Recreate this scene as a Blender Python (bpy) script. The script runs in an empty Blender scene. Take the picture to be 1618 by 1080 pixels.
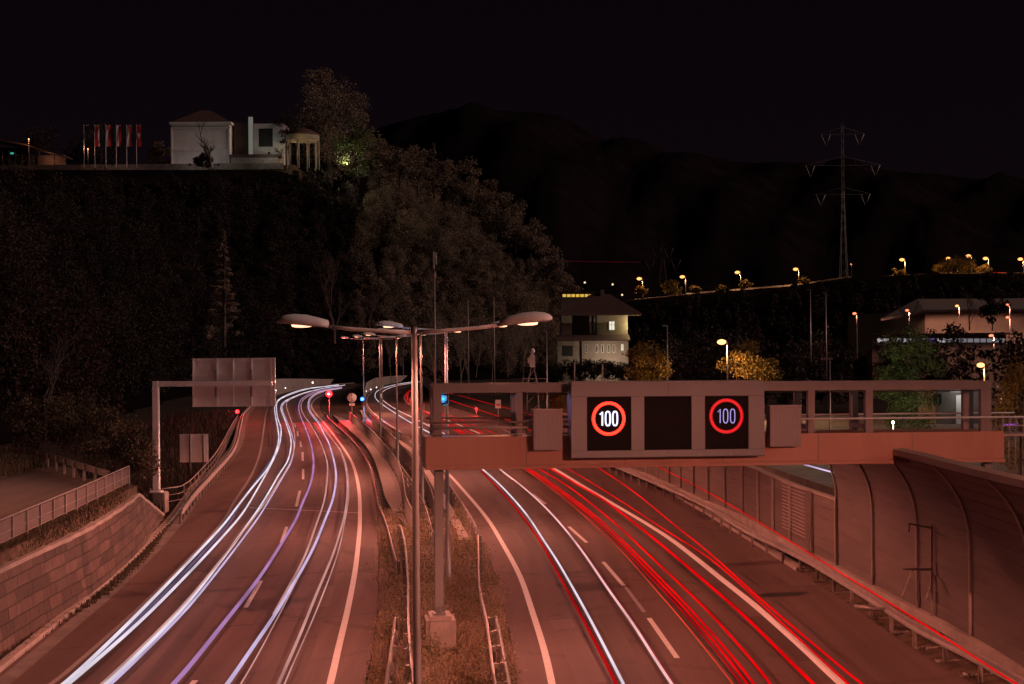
import bpy, bmesh, math, random
import numpy as np
from mathutils import Vector, Matrix
R_ = math.radians
random.seed(7); RNG = np.random.default_rng(11)
SC = bpy.context.scene
COL = SC.collection

# ------------------------------------------------------------------ camera
F = 2200.0; CX, CY = 809.0, 540.0; H = 9.0; ROLL = R_(0.5)
cr, sr = math.cos(ROLL), math.sin(ROLL)
cam_d = bpy.data.cameras.new('camera'); cam = bpy.data.objects.new('camera', cam_d); COL.objects.link(cam)
cam_d.sensor_width = 36.0; cam_d.lens = F * 36.0 / 1618.0
cam_d.clip_start = 0.5; cam_d.clip_end = 9000
M = Matrix(((cr, sr, 0, 0), (0, 0, -1, 0), (-sr, cr, 0, H), (0, 0, 0, 1)))
cam.matrix_world = M
SC.camera = cam

# ------------------------------------------------------------------ world and exposure
SC.view_settings.view_transform = 'Standard'; SC.view_settings.look = 'None'
SC.view_settings.exposure = 0.0; SC.view_settings.gamma = 1.0
W = bpy.data.worlds.new('World'); SC.world = W; W.use_nodes = True
wn = W.node_tree; wn.nodes.clear()
wo = wn.nodes.new('ShaderNodeOutputWorld'); wb = wn.nodes.new('ShaderNodeBackground')
wt = wn.nodes.new('ShaderNodeTexCoord'); ws = wn.nodes.new('ShaderNodeSeparateXYZ')
wr = wn.nodes.new('ShaderNodeValToRGB')
wn.links.new(wt.outputs['Generated'], ws.inputs[0]); wn.links.new(ws.outputs['Z'], wr.inputs[0])
wr.color_ramp.elements[0].position = 0.0; wr.color_ramp.elements[0].color = (0.0042, 0.0022, 0.0036, 1)
wr.color_ramp.elements[1].position = 0.35; wr.color_ramp.elements[1].color = (0.0022, 0.0011, 0.0020, 1)
wn.links.new(wr.outputs[0], wb.inputs['Color']); wb.inputs['Strength'].default_value = 1.0
wn.links.new(wb.outputs[0], wo.inputs[0])
# the pale glow of the town to the right: one weak and very soft lamp in place of a sun
sd = bpy.data.lights.new('town_glow', 'SUN'); sd.energy = 1.3; sd.angle = R_(25); sd.color = (1.0, 0.72, 0.60)
so = bpy.data.objects.new('town_glow', sd); COL.objects.link(so)
sd.color = (1.0, .60, .52)
so.rotation_euler = Vector((-1.0, 0.12, -0.42)).to_track_quat('-Z', 'Y').to_euler()

LAMP_COL = (1.0, 0.30, 0.205)      # the motorway lamps
AMBER = (1.0, 0.50, 0.22)
P_MAST = 1480.0

# ------------------------------------------------------------------ helpers: picture to world
def ray(px, py):
    u, v = px - CX, CY - py
    return ((u * cr + v * sr) / F, (-u * sr + v * cr) / F)
def P(px, py, D):
    a, b = ray(px, py); return Vector((a * D, D, H + b * D))
def G(px, py, z=0.0):
    a, b = ray(px, py); D = (z - H) / b; return Vector((a * D, D, z))
def gl(pts, z=0.0): return [G(p[0], p[1], z) for p in pts]
def cat(pts, step=2.0):
    """smooth curve through the points, resampled"""
    n = len(pts); out = []
    for i in range(n - 1):
        p0 = pts[max(i - 1, 0)]; p1 = pts[i]; p2 = pts[i + 1]; p3 = pts[min(i + 2, n - 1)]
        L = max((p2 - p1).length, 1e-6)
        # centripetal-style tangents
        d0 = max((p1 - p0).length, 1e-6); d2 = max((p3 - p2).length, 1e-6)
        m1 = (p2 - p0) / (L + (d0 if i > 0 else 0)) * L
        m2 = (p3 - p1) / (L + (d2 if i < n - 2 else 0)) * L
        k = max(2, int(L / step))
        for j in range(k):
            t = j / k; t2 = t * t; t3 = t2 * t
            out.append(p1 * (2*t3 - 3*t2 + 1) + m1 * (t3 - 2*t2 + t) + p2 * (-2*t3 + 3*t2) + m2 * (t3 - t2))
    out.append(pts[-1].copy()); return out
def smooth(pts, it=2):
    for _ in range(it):
        q = [pts[0]]
        for i in range(1, len(pts) - 1): q.append(pts[i] * 0.5 + (pts[i-1] + pts[i+1]) * 0.25)
        q.append(pts[-1]); pts = q
    return pts
def even(pts, step):
    d = [0.0]
    for a, b in zip(pts, pts[1:]): d.append(d[-1] + (b - a).length)
    n = max(2, int(round(d[-1] / step)) + 1); out = []; j = 0
    for k in range(n):
        s = d[-1] * k / (n - 1)
        while j < len(d) - 2 and d[j+1] < s: j += 1
        t = (s - d[j]) / max(d[j+1] - d[j], 1e-9); out.append(pts[j].lerp(pts[j+1], min(1, max(0, t))))
    return out
def offset(pts, d):
    """shift a path sideways (positive = to the right of its direction), level"""
    out = []
    for i, p in enumerate(pts):
        a = pts[max(0, i-1)]; b = pts[min(len(pts)-1, i+1)]; t = (b - a); t.z = 0; t.normalize()
        out.append(p + Vector((t.y, -t.x, 0)) * d)
    return out
def setz(pts, z): return [Vector((p.x, p.y, z)) for p in pts]

# ------------------------------------------------------------------ helpers: meshes
class MB:
    def __init__(s): s.v = []; s.f = []; s.sm = []
    def add(s, vs, fs, smooth=False):
        o = len(s.v); s.v += [tuple(x) for x in vs]
        for f in fs: s.f.append(tuple(i + o for i in f)); s.sm.append(smooth)
        return s
    def box(s, x0, x1, y0, y1, z0, z1, mat=None):
        vs = [Vector((x, y, z)) for x in (x0, x1) for y in (y0, y1) for z in (z0, z1)]
        if mat is not None: vs = [mat @ v for v in vs]
        return s.add(vs, [(0,1,3,2), (4,6,7,5), (0,4,5,1), (2,3,7,6), (0,2,6,4), (1,5,7,3)])
    def bbox(s, x0, x1, y0, y1, z0, z1, b=0.02):
        """box with chamfered edges"""
        b = min(b, (x1-x0)*.45, (y1-y0)*.45, (z1-z0)*.45)
        bm = bmesh.new(); bmesh.ops.create_cube(bm, size=1.0)
        for v in bm.verts: v.co = Vector(((x0+x1)/2 + v.co.x*(x1-x0), (y0+y1)/2 + v.co.y*(y1-y0), (z0+z1)/2 + v.co.z*(z1-z0)))
        bmesh.ops.bevel(bm, geom=list(bm.edges), offset=b, segments=2, affect='EDGES')
        bm.verts.index_update(); s.add([v.co.copy() for v in bm.verts], [tuple(v.index for v in f.verts) for f in bm.faces]); bm.free(); return s
    def bar(s, a, b, w, h=None):
        """straight square bar from a to b"""
        h = w if h is None else h; a = Vector(a); b = Vector(b); d = (b - a)
        if d.length < 1e-6: return s
        q = d.to_track_quat('Y', 'Z').to_matrix().to_4x4(); q.translation = a
        return s.box(-w/2, w/2, 0, d.length, -h/2, h/2, q)
    def tube(s, pts, r, n=8, cap=True, r1=None):
        pts = [Vector(p) for p in pts]; m = len(pts); vs = []; fs = []
        r1 = r if r1 is None else r1; prev = None
        for i, p in enumerate(pts):
            t = (pts[min(m-1, i+1)] - pts[max(0, i-1)]).normalized()
            if prev is None:
                a = Vector((0, 0, 1)) if abs(t.z) < .95 else Vector((1, 0, 0)); u = t.cross(a).normalized()
            else:
                u = (prev - t * prev.dot(t)); u = u.normalized() if u.length > 1e-6 else t.orthogonal().normalized()
            prev = u; w = t.cross(u); rr = r + (r1 - r) * i / max(1, m - 1)
            for k in range(n):
                an = 2 * math.pi * k / n; vs.append(p + (u * math.cos(an) + w * math.sin(an)) * rr)
        for i in range(m - 1):
            for k in range(n):
                k2 = (k + 1) % n; fs.append((i*n+k, i*n+k2, (i+1)*n+k2, (i+1)*n+k))
        if cap: fs.append(tuple(range(n-1, -1, -1))); fs.append(tuple((m-1)*n + k for k in range(n)))
        return s.add(vs, fs, True)
    def sweep(s, pts, prof, closed=True, smooth=False):
        """profile [(side, up)...] along a level-ish path; side is to the right"""
        m = len(pts); n = len(prof); vs = []; fs = []
        for i, p in enumerate(pts):
            t = pts[min(m-1, i+1)] - pts[max(0, i-1)]; t.z = 0; t.normalize(); r = Vector((t.y, -t.x, 0))
            for a, b in prof: vs.append(p + r * a + Vector((0, 0, b)))
        kk = n if closed else n - 1
        for i in range(m - 1):
            for k in range(kk):
                k2 = (k + 1) % n; fs.append((i*n+k, (i+1)*n+k, (i+1)*n+k2, i*n+k2))
        if closed: fs.append(tuple(range(n))); fs.append(tuple((m-1)*n + k for k in range(n-1, -1, -1)))
        return s.add(vs, fs, smooth)
    def lathe(s, prof, n=16, mat=None):
        """profile [(r, z)...]"""
        vs = []; fs = []; m = len(prof)
        for r, z in prof:
            for k in range(n):
                a = 2*math.pi*k/n; v = Vector((r*math.cos(a), r*math.sin(a), z)); vs.append(mat @ v if mat is not None else v)
        for i in range(m - 1):
            for k in range(n):
                k2 = (k+1) % n; fs.append((i*n+k, i*n+k2, (i+1)*n+k2, (i+1)*n+k))
        return s.add(vs, fs, True)
    def ball(s, c, r, n=10, sc=(1, 1, 1)):
        q = Matrix.Translation(Vector(c)) @ Matrix.Diagonal((sc[0], sc[1], sc[2], 1))
        return s.lathe([(max(1e-4, r*math.sin(math.pi*i/n)), -r*math.cos(math.pi*i/n)) for i in range(n+1)], n+4, q)
    def build(s, name, mat, parent=None):
        me = bpy.data.meshes.new(name); vs = s.v
        an = parent
        while an is not None and an.name not in INV['wm']: an = an.parent
        if an is not None:
            inv = INV['wm'][an.name]; vs = [tuple(inv @ Vector(v)) for v in vs]
        me.from_pydata(vs, [], s.f); me.update()
        me.polygons.foreach_set('use_smooth', s.sm)
        me.materials.append(mat); o = bpy.data.objects.new(name, me); COL.objects.link(o)
        if parent is not None: o.parent = parent
        return o
INV = {'wm': {}}
def tag(o, label=None, cat=None, group=None, kind=None):
    if label: o['label'] = label
    if cat: o['category'] = cat
    if group: o['group'] = group
    if kind: o['kind'] = kind
    return o
def thing(name, label, cat, loc=(0, 0, 0), rz=0.0, group=None, world=True):
    """Empty at the base of a thing; parts built under it may use world coordinates (world=True) or local ones"""
    o = bpy.data.objects.new(name, None); COL.objects.link(o); o.empty_display_size = 0.3
    o.location = loc; o.rotation_euler = (0, 0, rz); tag(o, label, cat, group)
    if world: INV['wm'][o.name] = (Matrix.Translation(Vector(loc)) @ Matrix.Rotation(rz, 4, 'Z')).inverted()
    return o
def rebase(o):
    """move a single-mesh thing's origin to the base of its mesh"""
    me = o.data; n = len(me.vertices); a = np.empty(n*3); me.vertices.foreach_get('co', a); a = a.reshape(-1, 3)
    c = Vector((a[:,0].mean(), a[:,1].mean(), a[:,2].min())); me.transform(Matrix.Translation(-c)); o.location = c; return o
def copy_tree(o, parent=None):
    c = o.copy(); COL.objects.link(c); c.parent = parent
    for ch in list(o.children): copy_tree(ch, c)
    return c
def structure(o): o['kind'] = 'structure'; return o
def lamp(name, loc, power, color, parent=None, radius=0.1, spot=None):
    d = bpy.data.lights.new(name, 'SPOT' if spot else 'POINT'); d.energy = power; d.color = color; d.shadow_soft_size = radius
    o = bpy.data.objects.new(name, d); COL.objects.link(o); o.location = loc
    if spot: d.spot_size = spot[1]; d.spot_blend = 0.12; o.rotation_euler = Vector(spot[0]).to_track_quat('-Z', 'Y').to_euler()
    if parent is not None: o.parent = parent
    return o

def wide(o, cut=True):
    """street luminaire: throws more light sideways than straight down, as its optics do"""
    d = o.data; d.use_nodes = True; nt = d.node_tree; e = nt.nodes['Emission']; tc = nt.nodes.new('ShaderNodeTexCoord'); sp = nt.nodes.new('ShaderNodeSeparateXYZ')
    ab = nt.nodes.new('ShaderNodeMath'); ab.operation = 'ABSOLUTE'; pw = nt.nodes.new('ShaderNodeMath'); pw.operation = 'POWER'; pw.inputs[1].default_value = -3.0; mn = nt.nodes.new('ShaderNodeMath'); mn.operation = 'MINIMUM'; mn.inputs[1].default_value = 5.5
    nt.links.new(tc.outputs['Normal'], sp.inputs[0]); nt.links.new(sp.outputs['Z'], ab.inputs[0]); nt.links.new(ab.outputs[0], pw.inputs[0]); nt.links.new(pw.outputs[0], mn.inputs[0]); 
    if cut:      # cut-off optics: hardly any light leaves above about 75 degrees
        mr = nt.nodes.new('ShaderNodeMapRange'); mr.interpolation_type = 'SMOOTHSTEP'; mr.inputs['From Min'].default_value = .24; mr.inputs['From Max'].default_value = .50; mr.inputs['To Min'].default_value = .04
        mu = nt.nodes.new('ShaderNodeMath'); mu.operation = 'MULTIPLY'; nt.links.new(ab.outputs[0], mr.inputs[0]); nt.links.new(mr.outputs[0], mu.inputs[0]); nt.links.new(mn.outputs[0], mu.inputs[1]); nt.links.new(mu.outputs[0], e.inputs['Strength'])
    else: nt.links.new(mn.outputs[0], e.inputs['Strength'])
    return o

# ------------------------------------------------------------------ helpers: materials
def mat(name, col, rough=0.7, metal=0.0, var=0.0, vscale=3.0, bump=0.0, bscale=20.0, col2=None, spec=0.4, stretch=None):
    m = bpy.data.materials.new(name); m.use_nodes = True; nt = m.node_tree; b = nt.nodes['Principled BSDF']
    b.inputs['Base Color'].default_value = (*col, 1); b.inputs['Roughness'].default_value = rough
    b.inputs['Metallic'].default_value = metal; b.inputs['Specular IOR Level'].default_value = spec
    tc = nt.nodes.new('ShaderNodeTexCoord'); src = tc.outputs['Object']
    if stretch:
        mp = nt.nodes.new('ShaderNodeMapping'); mp.inputs['Scale'].default_value = stretch; nt.links.new(src, mp.inputs[0]); src = mp.outputs[0]
    if var or col2:
        n = nt.nodes.new('ShaderNodeTexNoise'); n.inputs['Scale'].default_value = vscale; n.inputs['Detail'].default_value = 6; n.inputs['Roughness'].default_value = .65
        nt.links.new(src, n.inputs['Vector'])
        r = nt.nodes.new('ShaderNodeValToRGB'); r.color_ramp.elements[0].position = .3; r.color_ramp.elements[1].position = .72
        c2 = col2 if col2 else tuple(min(1, c * (1 + var)) for c in col); c1 = tuple(c * (1 - var) for c in col) if not col2 else col
        r.color_ramp.elements[0].color = (*c1, 1); r.color_ramp.elements[1].color = (*c2, 1)
        nt.links.new(n.outputs['Fac'], r.inputs[0]); nt.links.new(r.outputs[0], b.inputs['Base Color'])
        mr = nt.nodes.new('ShaderNodeMapRange'); mr.inputs['To Min'].default_value = max(0, rough - .12); mr.inputs['To Max'].default_value = min(1, rough + .12)
        nt.links.new(n.outputs['Fac'], mr.inputs[0]); nt.links.new(mr.outputs[0], b.inputs['Roughness'])
    if bump:
        n2 = nt.nodes.new('ShaderNodeTexNoise'); n2.inputs['Scale'].default_value = bscale; n2.inputs['Detail'].default_value = 5
        nt.links.new(src, n2.inputs['Vector'])
        bp = nt.nodes.new('ShaderNodeBump'); bp.inputs['Strength'].default_value = bump; bp.inputs['Distance'].default_value = 0.05
        nt.links.new(n2.outputs['Fac'], bp.inputs['Height']); nt.links.new(bp.outputs[0], b.inputs['Normal'])
    return m
def glow(name, col, st, base=(0.02, 0.02, 0.02)):
    m = bpy.data.materials.new(name); m.use_nodes = True; b = m.node_tree.nodes['Principled BSDF']
    b.inputs['Base Color'].default_value = (*base, 1); b.inputs['Emission Color'].default_value = (*col, 1); b.inputs['Emission Strength'].default_value = st
    b.inputs['Roughness'].default_value = .5
    return m
def trailmat(name, col, st):
    m = bpy.data.materials.new(name); m.use_nodes = True; nt = m.node_tree; nt.nodes.clear()
    e = nt.nodes.new('ShaderNodeEmission'); e.inputs[0].default_value = (*col, 1); e.inputs[1].default_value = st
    tc = nt.nodes.new('ShaderNodeTexCoord'); n = nt.nodes.new('ShaderNodeTexNoise'); n.inputs['Scale'].default_value = .16; n.inputs['Detail'].default_value = 3
    mr = nt.nodes.new('ShaderNodeMapRange'); mr.inputs['From Min'].default_value = .3; mr.inputs['From Max'].default_value = .7; mr.inputs['To Min'].default_value = st*.62; mr.inputs['To Max'].default_value = st*1.3
    nt.links.new(tc.outputs['Object'], n.inputs['Vector']); nt.links.new(n.outputs['Fac'], mr.inputs[0]); nt.links.new(mr.outputs[0], e.inputs[1])
    o = nt.nodes.new('ShaderNodeOutputMaterial'); nt.links.new(e.outputs[0], o.inputs[0]); return m
def leafmat(name, c1, c2, scale=0.5):
    m = bpy.data.materials.new(name); m.use_nodes = True; nt = m.node_tree; b = nt.nodes['Principled BSDF']
    at = nt.nodes.new('ShaderNodeAttribute'); at.attribute_name = 'tint'
    r = nt.nodes.new('ShaderNodeValToRGB'); r.color_ramp.elements[0].color = (*c1, 1); r.color_ramp.elements[1].color = (*c2, 1)
    nt.links.new(at.outputs['Fac'], r.inputs[0]); nt.links.new(r.outputs[0], b.inputs['Base Color'])
    b.inputs['Roughness'].default_value = .65; b.inputs['Specular IOR Level'].default_value = .25
    tr = nt.nodes.new('ShaderNodeBsdfTranslucent'); nt.links.new(r.outputs[0], tr.inputs[0])
    mx = nt.nodes.new('ShaderNodeMixShader'); mx.inputs[0].default_value = .3
    nt.links.new(b.outputs[0], mx.inputs[1]); nt.links.new(tr.outputs[0], mx.inputs[2]); nt.links.new(mx.outputs[0], nt.nodes['Material Output'].inputs[0])
    return m
def asphalt(name, base, patch, seed=0.0):
    """asphalt with fine stone grain, long wear, blotches, cracks"""
    m = bpy.data.materials.new(name); m.use_nodes = True; nt = m.node_tree; N = nt.nodes.new; L = nt.links.new
    b = nt.nodes['Principled BSDF']; tc = N('ShaderNodeTexCoord'); mp = N('ShaderNodeMapping'); mp.inputs['Location'].default_value = (seed, seed, 0)
    L(tc.outputs['Object'], mp.inputs[0])
    big = N('ShaderNodeTexNoise'); big.inputs['Scale'].default_value = .12; big.inputs['Detail'].default_value = 6; L(mp.outputs[0], big.inputs['Vector'])
    ms = N('ShaderNodeMapping'); ms.inputs['Scale'].default_value = (1.4, .05, 1); ms.inputs['Rotation'].default_value = (0, 0, R_(6)); L(mp.outputs[0], ms.inputs[0])
    st = N('ShaderNodeTexNoise'); st.inputs['Scale'].default_value = 1.0; st.inputs['Detail'].default_value = 4; L(ms.outputs[0], st.inputs['Vector'])
    gr = N('ShaderNodeTexNoise'); gr.inputs['Scale'].default_value = 9; gr.inputs['Detail'].default_value = 8; gr.inputs['Roughness'].default_value = .8; L(mp.outputs[0], gr.inputs['Vector'])
    a1 = N('ShaderNodeMath'); a1.operation = 'MULTIPLY_ADD'; a1.inputs[1].default_value = .28; L(big.outputs['Fac'], a1.inputs[0]); 
    a2 = N('ShaderNodeMath'); a2.operation = 'MULTIPLY'; a2.inputs[1].default_value = .40; L(st.outputs['Fac'], a2.inputs[0]); L(a2.outputs[0], a1.inputs[2])
    a3 = N('ShaderNodeMath'); a3.operation = 'MULTIPLY_ADD'; a3.inputs[1].default_value = .34; L(gr.outputs['Fac'], a3.inputs[0]); L(a1.outputs[0], a3.inputs[2])
    r = N('ShaderNodeValToRGB'); r.color_ramp.elements[0].position = .37; r.color_ramp.elements[0].color = (*base, 1)
    r.color_ramp.elements[1].position = .64; r.color_ramp.elements[1].color = (*patch, 1); L(a3.outputs[0], r.inputs[0])
    vo = N('ShaderNodeTexVoronoi'); vo.feature = 'DISTANCE_TO_EDGE'; vo.inputs['Scale'].default_value = .07
    wv = N('ShaderNodeVectorMath'); wv.operation = 'MULTIPLY_ADD'; wv.inputs[1].default_value = (3, 3, 0); L(gr.outputs['Color'], wv.inputs[0]); L(mp.outputs[0], wv.inputs[2]); 
    L(wv.outputs[0], vo.inputs['Vector'])
    cr_ = N('ShaderNodeMath'); cr_.operation = 'LESS_THAN'; cr_.inputs[1].default_value = .0035; L(vo.outputs['Distance'], cr_.inputs[0])
    cm = N('ShaderNodeMath'); cm.operation = 'MULTIPLY'; cm.inputs[1].default_value = .6; L(cr_.outputs[0], cm.inputs[0])
    mx = N('ShaderNodeMix'); mx.data_type = 'RGBA'; L(cm.outputs[0], mx.inputs['Factor']); L(r.outputs[0], mx.inputs['A']); mx.inputs['B'].default_value = (.012, .011, .011, 1)
    L(mx.outputs['Result'], b.inputs['Base Color'])
    rr = N('ShaderNodeMapRange'); rr.inputs['To Min'].default_value = .6; rr.inputs['To Max'].default_value = .85; L(a3.outputs[0], rr.inputs[0]); L(rr.outputs[0], b.inputs['Roughness'])
    b.inputs['Specular IOR Level'].default_value = .10
    bp = N('ShaderNodeBump'); bp.inputs['Strength'].default_value = .35; bp.inputs['Distance'].default_value = .02; L(gr.outputs['Fac'], bp.inputs['Height']); L(bp.outputs[0], b.inputs['Normal'])
    return m
def blockmat(name, c1, c2, mortar, scale=1.0, bw=1.2, rh=.5, axis=None):
    m = bpy.data.materials.new(name); m.use_nodes = True; nt = m.node_tree; N = nt.nodes.new; L = nt.links.new
    b = nt.nodes['Principled BSDF']; uv = N('ShaderNodeUVMap'); br = N('ShaderNodeTexBrick')
    nz = N('ShaderNodeTexNoise'); nz.inputs['Scale'].default_value = 1.6; nz.inputs['Detail'].default_value = 3; L(uv.outputs[0], nz.inputs['Vector'])
    wv = N('ShaderNodeVectorMath'); wv.operation = 'MULTIPLY_ADD'; wv.inputs[1].default_value = (.09, .05, 0); L(nz.outputs['Color'], wv.inputs[0]); L(uv.outputs[0], wv.inputs[2])
    L(wv.outputs[0], br.inputs['Vector']); br.inputs['Scale'].default_value = scale; br.inputs['Brick Width'].default_value = bw; br.inputs['Row Height'].default_value = rh
    br.inputs['Mortar Size'].default_value = .022; br.inputs['Mortar Smooth'].default_value = .3; br.inputs['Color1'].default_value = (*c1, 1); br.inputs['Color2'].default_value = (*c2, 1); br.inputs['Mortar'].default_value = (*mortar, 1)
    br.offset = .37; br.squash = 1.4; br.squash_frequency = 3
    # stains that run down the stones
    ms = N('ShaderNodeMapping'); ms.inputs['Scale'].default_value = (2.2, .45, 1); L(uv.outputs[0], ms.inputs[0])
    n2 = N('ShaderNodeTexNoise'); n2.inputs['Scale'].default_value = 1.3; n2.inputs['Detail'].default_value = 8; n2.inputs['Roughness'].default_value = .7; L(ms.outputs[0], n2.inputs['Vector'])
    mr = N('ShaderNodeMapRange'); mr.inputs['From Min'].default_value = .42; mr.inputs['From Max'].default_value = .72; mr.inputs['To Min'].default_value = 0; mr.inputs['To Max'].default_value = .72; L(n2.outputs['Fac'], mr.inputs[0])
    mx = N('ShaderNodeMix'); mx.data_type = 'RGBA'; L(mr.outputs[0], mx.inputs['Factor']); L(br.outputs['Color'], mx.inputs['A']); mx.inputs['B'].default_value = (c1[0]*.3, c1[1]*.3, c1[2]*.28, 1)
    L(mx.outputs['Result'], b.inputs['Base Color']); b.inputs['Roughness'].default_value = .85
    bp = N('ShaderNodeBump'); bp.inputs['Strength'].default_value = .6; bp.inputs['Distance'].default_value = .05
    ad = N('ShaderNodeMath'); ad.operation = 'SUBTRACT'; L(n2.outputs['Fac'], ad.inputs[0]); L(br.outputs['Fac'], ad.inputs[1]); L(ad.outputs[0], bp.inputs['Height']); L(bp.outputs[0], b.inputs['Normal'])
    return m

MT = {}
MT['lane'] = asphalt('asphalt_lane', (.076, .050, .044), (.148, .098, .086))
MT['side_asphalt'] = asphalt('asphalt_side', (.07, .055, .048), (.15, .12, .105), 40)
MT['paint'] = mat('road_paint', (.52, .51, .49), .6, var=.16, vscale=5)
MT['paint_bright'] = mat('bright_road_paint', (.86, .85, .83), .5, var=.06, vscale=5)  # brighter paint, for the right-hand edge line only
MT['track'] = asphalt('wheel_track', (.066, .044, .039), (.132, .087, .076), 55)
MT['joint'] = mat('joint_filler', (.022, .018, .016), .7)
MT['worn'] = mat('worn_paint', (.24, .23, .22), .7, var=.4, vscale=9)
MT['galv'] = mat('galvanised_steel', (.27, .24, .225), .5, metal=.2, var=.25, vscale=2.5)
MT['galv_pole'] = mat('galvanised_pole', (.27, .25, .24), .38, metal=.5, var=.18, vscale=1.6, stretch=(1, 1, .25))
MT['head'] = mat('lamp_head_enamel', (.72, .71, .69), .5, var=.1, vscale=1.5)
MT['rust_steel'] = mat('weathered_steel', (.20, .17, .15), .6, metal=.4, var=.35, vscale=3)
MT['conc'] = mat('concrete', (.27, .225, .195), .85, var=.3, vscale=.9, bump=.3, bscale=12)
MT['conc_dark'] = mat('stained_concrete', (.15, .125, .11), .9, var=.4, vscale=.7, bump=.3, bscale=9)
MT['deck'] = mat('walkway_concrete', (.17, .135, .115), .85, var=.25, vscale=1.4, bump=.2, bscale=14)
MT['soil'] = mat('soil', (.045, .036, .030), .95, var=.5, vscale=1.5, bump=.6, bscale=7, spec=.05)
MT['verge'] = mat('verge_soil', (.10, .072, .052), .95, var=.55, vscale=2.2, bump=.7, bscale=10, spec=.05)
MT['hill'] = mat('hill_soil', (.006, .0045, .004), 1.0, var=.5, vscale=.15, spec=0)
MT['mountain'] = mat('mountain_forest', (.009, .006, .007), 1.0, var=.5, vscale=.01, spec=0)
MT['beam'] = mat('beam_paint', (.40, .22, .165), .5, var=.08, vscale=.8)
MT['beam'] = mat('beam_paint', (.29, .145, .10), .55, var=.10, col2=(.23, .115, .08), vscale=1.2, stretch=(1, 1, .22))
MT['beam_dark'] = mat('column_paint', (.16, .155, .15), .5, var=.12, vscale=1.2)
MT['frame'] = mat('gantry_frame_paint', (.13, .115, .11), .5, var=.12, vscale=1.5)
MT['board'] = mat('board_aluminium', (.12, .122, .125), .5, metal=.15, var=.06, vscale=1.0)
MT['screen'] = mat('screen_black', (.004, .002, .003), .6, spec=.08)
MT['cab'] = mat('cabinet_grey', (.15, .13, .13), .5, var=.08, vscale=2)
MT['dark'] = mat('dark_metal', (.03, .03, .03), .5)
MT['signback'] = mat('sign_back_aluminium', (.80, .74, .72), .5, metal=.15, var=.12, vscale=1.3)
MT['noise'] = mat('noise_barrier_panel', (.115, .088, .078), .8, var=.25, vscale=1.1, stretch=(1, .3, 2))
MT['rib'] = mat('barrier_rib', (.30, .25, .22), .55, metal=.15, var=.15)
MT['bark'] = mat('bark', (.07, .055, .045), .95, var=.4, vscale=6, bump=.5)
MT['leaf_dark'] = leafmat('foliage_dark', (.013, .010, .008), (.050, .036, .027))  # dark autumn leaves, darkened further for the hillside the town glow misses
MT['leaf_slope'] = leafmat('foliage_slope', (.10, .085, .060), (.30, .24, .175))  # leaf colour raised so the slope reads as lit by the town
MT['leaf_green'] = leafmat('foliage_green', (.035, .050, .016), (.12, .14, .05))
MT['leaf_autumn'] = leafmat('foliage_autumn', (.12, .085, .02), (.30, .20, .05))
MT['leaf_weed'] = leafmat('weeds', (.10, .082, .042), (.38, .30, .17))
MT['bush'] = leafmat('bush_leaves', (.04, .03, .018), (.13, .10, .06))
MT['grass'] = leafmat('grass_blades', (.20, .15, .11), (.52, .39, .29))
MT['white_wall'] = mat('white_render', (.62, .60, .58), .85, var=.12, vscale=.5)
MT['plaster'] = mat('plaster', (.24, .20, .17), .85, var=.15, vscale=.6)
MT['roof'] = mat('roof_tiles', (.07, .04, .035), .8, var=.3, vscale=2)
MT['glass'] = mat('window_glass', (.015, .015, .018), .12)
MT['lit_glass'] = glow('lit_window', (1.0, .95, .80), .9)
MT['lens'] = glow('lamp_lens', (1.0, .42, .24), 3.0)
MT['amber'] = glow('amber_lamp', (1.0, .42, .13), 3.6)
MT['amber_far'] = glow('amber_lamp_far', (1.0, .36, .10), 2.6)
MT['red_far'] = glow('reddish_lamp_far', (1.0, .22, .10), 2.4)
MT['red_lamp'] = glow('red_signal', (1.0, .010, .012), 9.0)
MT['blue_lamp'] = glow('blue_marker', (.012, .16, 1.0), 3.2)
MT['white_dot'] = glow('small_white_glow', (1.0, .92, .85), 3.0)
MT['ring1'] = glow('led_ring_bright', (1.0, .020, .010), 5.5)
MT['ring3'] = glow('led_ring', (1.0, .004, .010), .9)
MT['digit1'] = glow('led_digit_bright', (.80, .80, 1.0), 1.5)
MT['digit3'] = glow('led_digit', (.50, .42, .95), .8)
MT['t_white'] = trailmat('trail_white', (.92, .80, .92), .95)
MT['t_bluish'] = trailmat('trail_bluish', (.26, .17, .32), .5)
MT['t_pale'] = trailmat('trail_pale', (1.0, .48, .44), .58)
MT['t_violet'] = trailmat('trail_violet', (.58, .28, .62), .72)
MT['t_lilac'] = trailmat('trail_lilac', (.74, .56, .86), .85)
MT['t_blush'] = trailmat('trail_blush', (1.0, .58, .58), .95)
MT['t_red'] = trailmat('trail_red', (1.0, .002, .004), .72)
MT['t_red_dim'] = trailmat('trail_red_dim', (1.0, .012, .018), .36)
MT['t_orange'] = trailmat('trail_orange', (1.0, .07, .03), .75)
MT['flag_red'] = mat('flag_red', (.42, .02, .025), .8)
MT['flag_white'] = mat('flag_white', (.6, .58, .56), .8)
MT['tinwhite'] = mat('white_enamel', (.6, .6, .58), .5, var=.1)
MT['pylon'] = mat('pylon_steel', (.45, .45, .40), .6, metal=.3)

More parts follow.
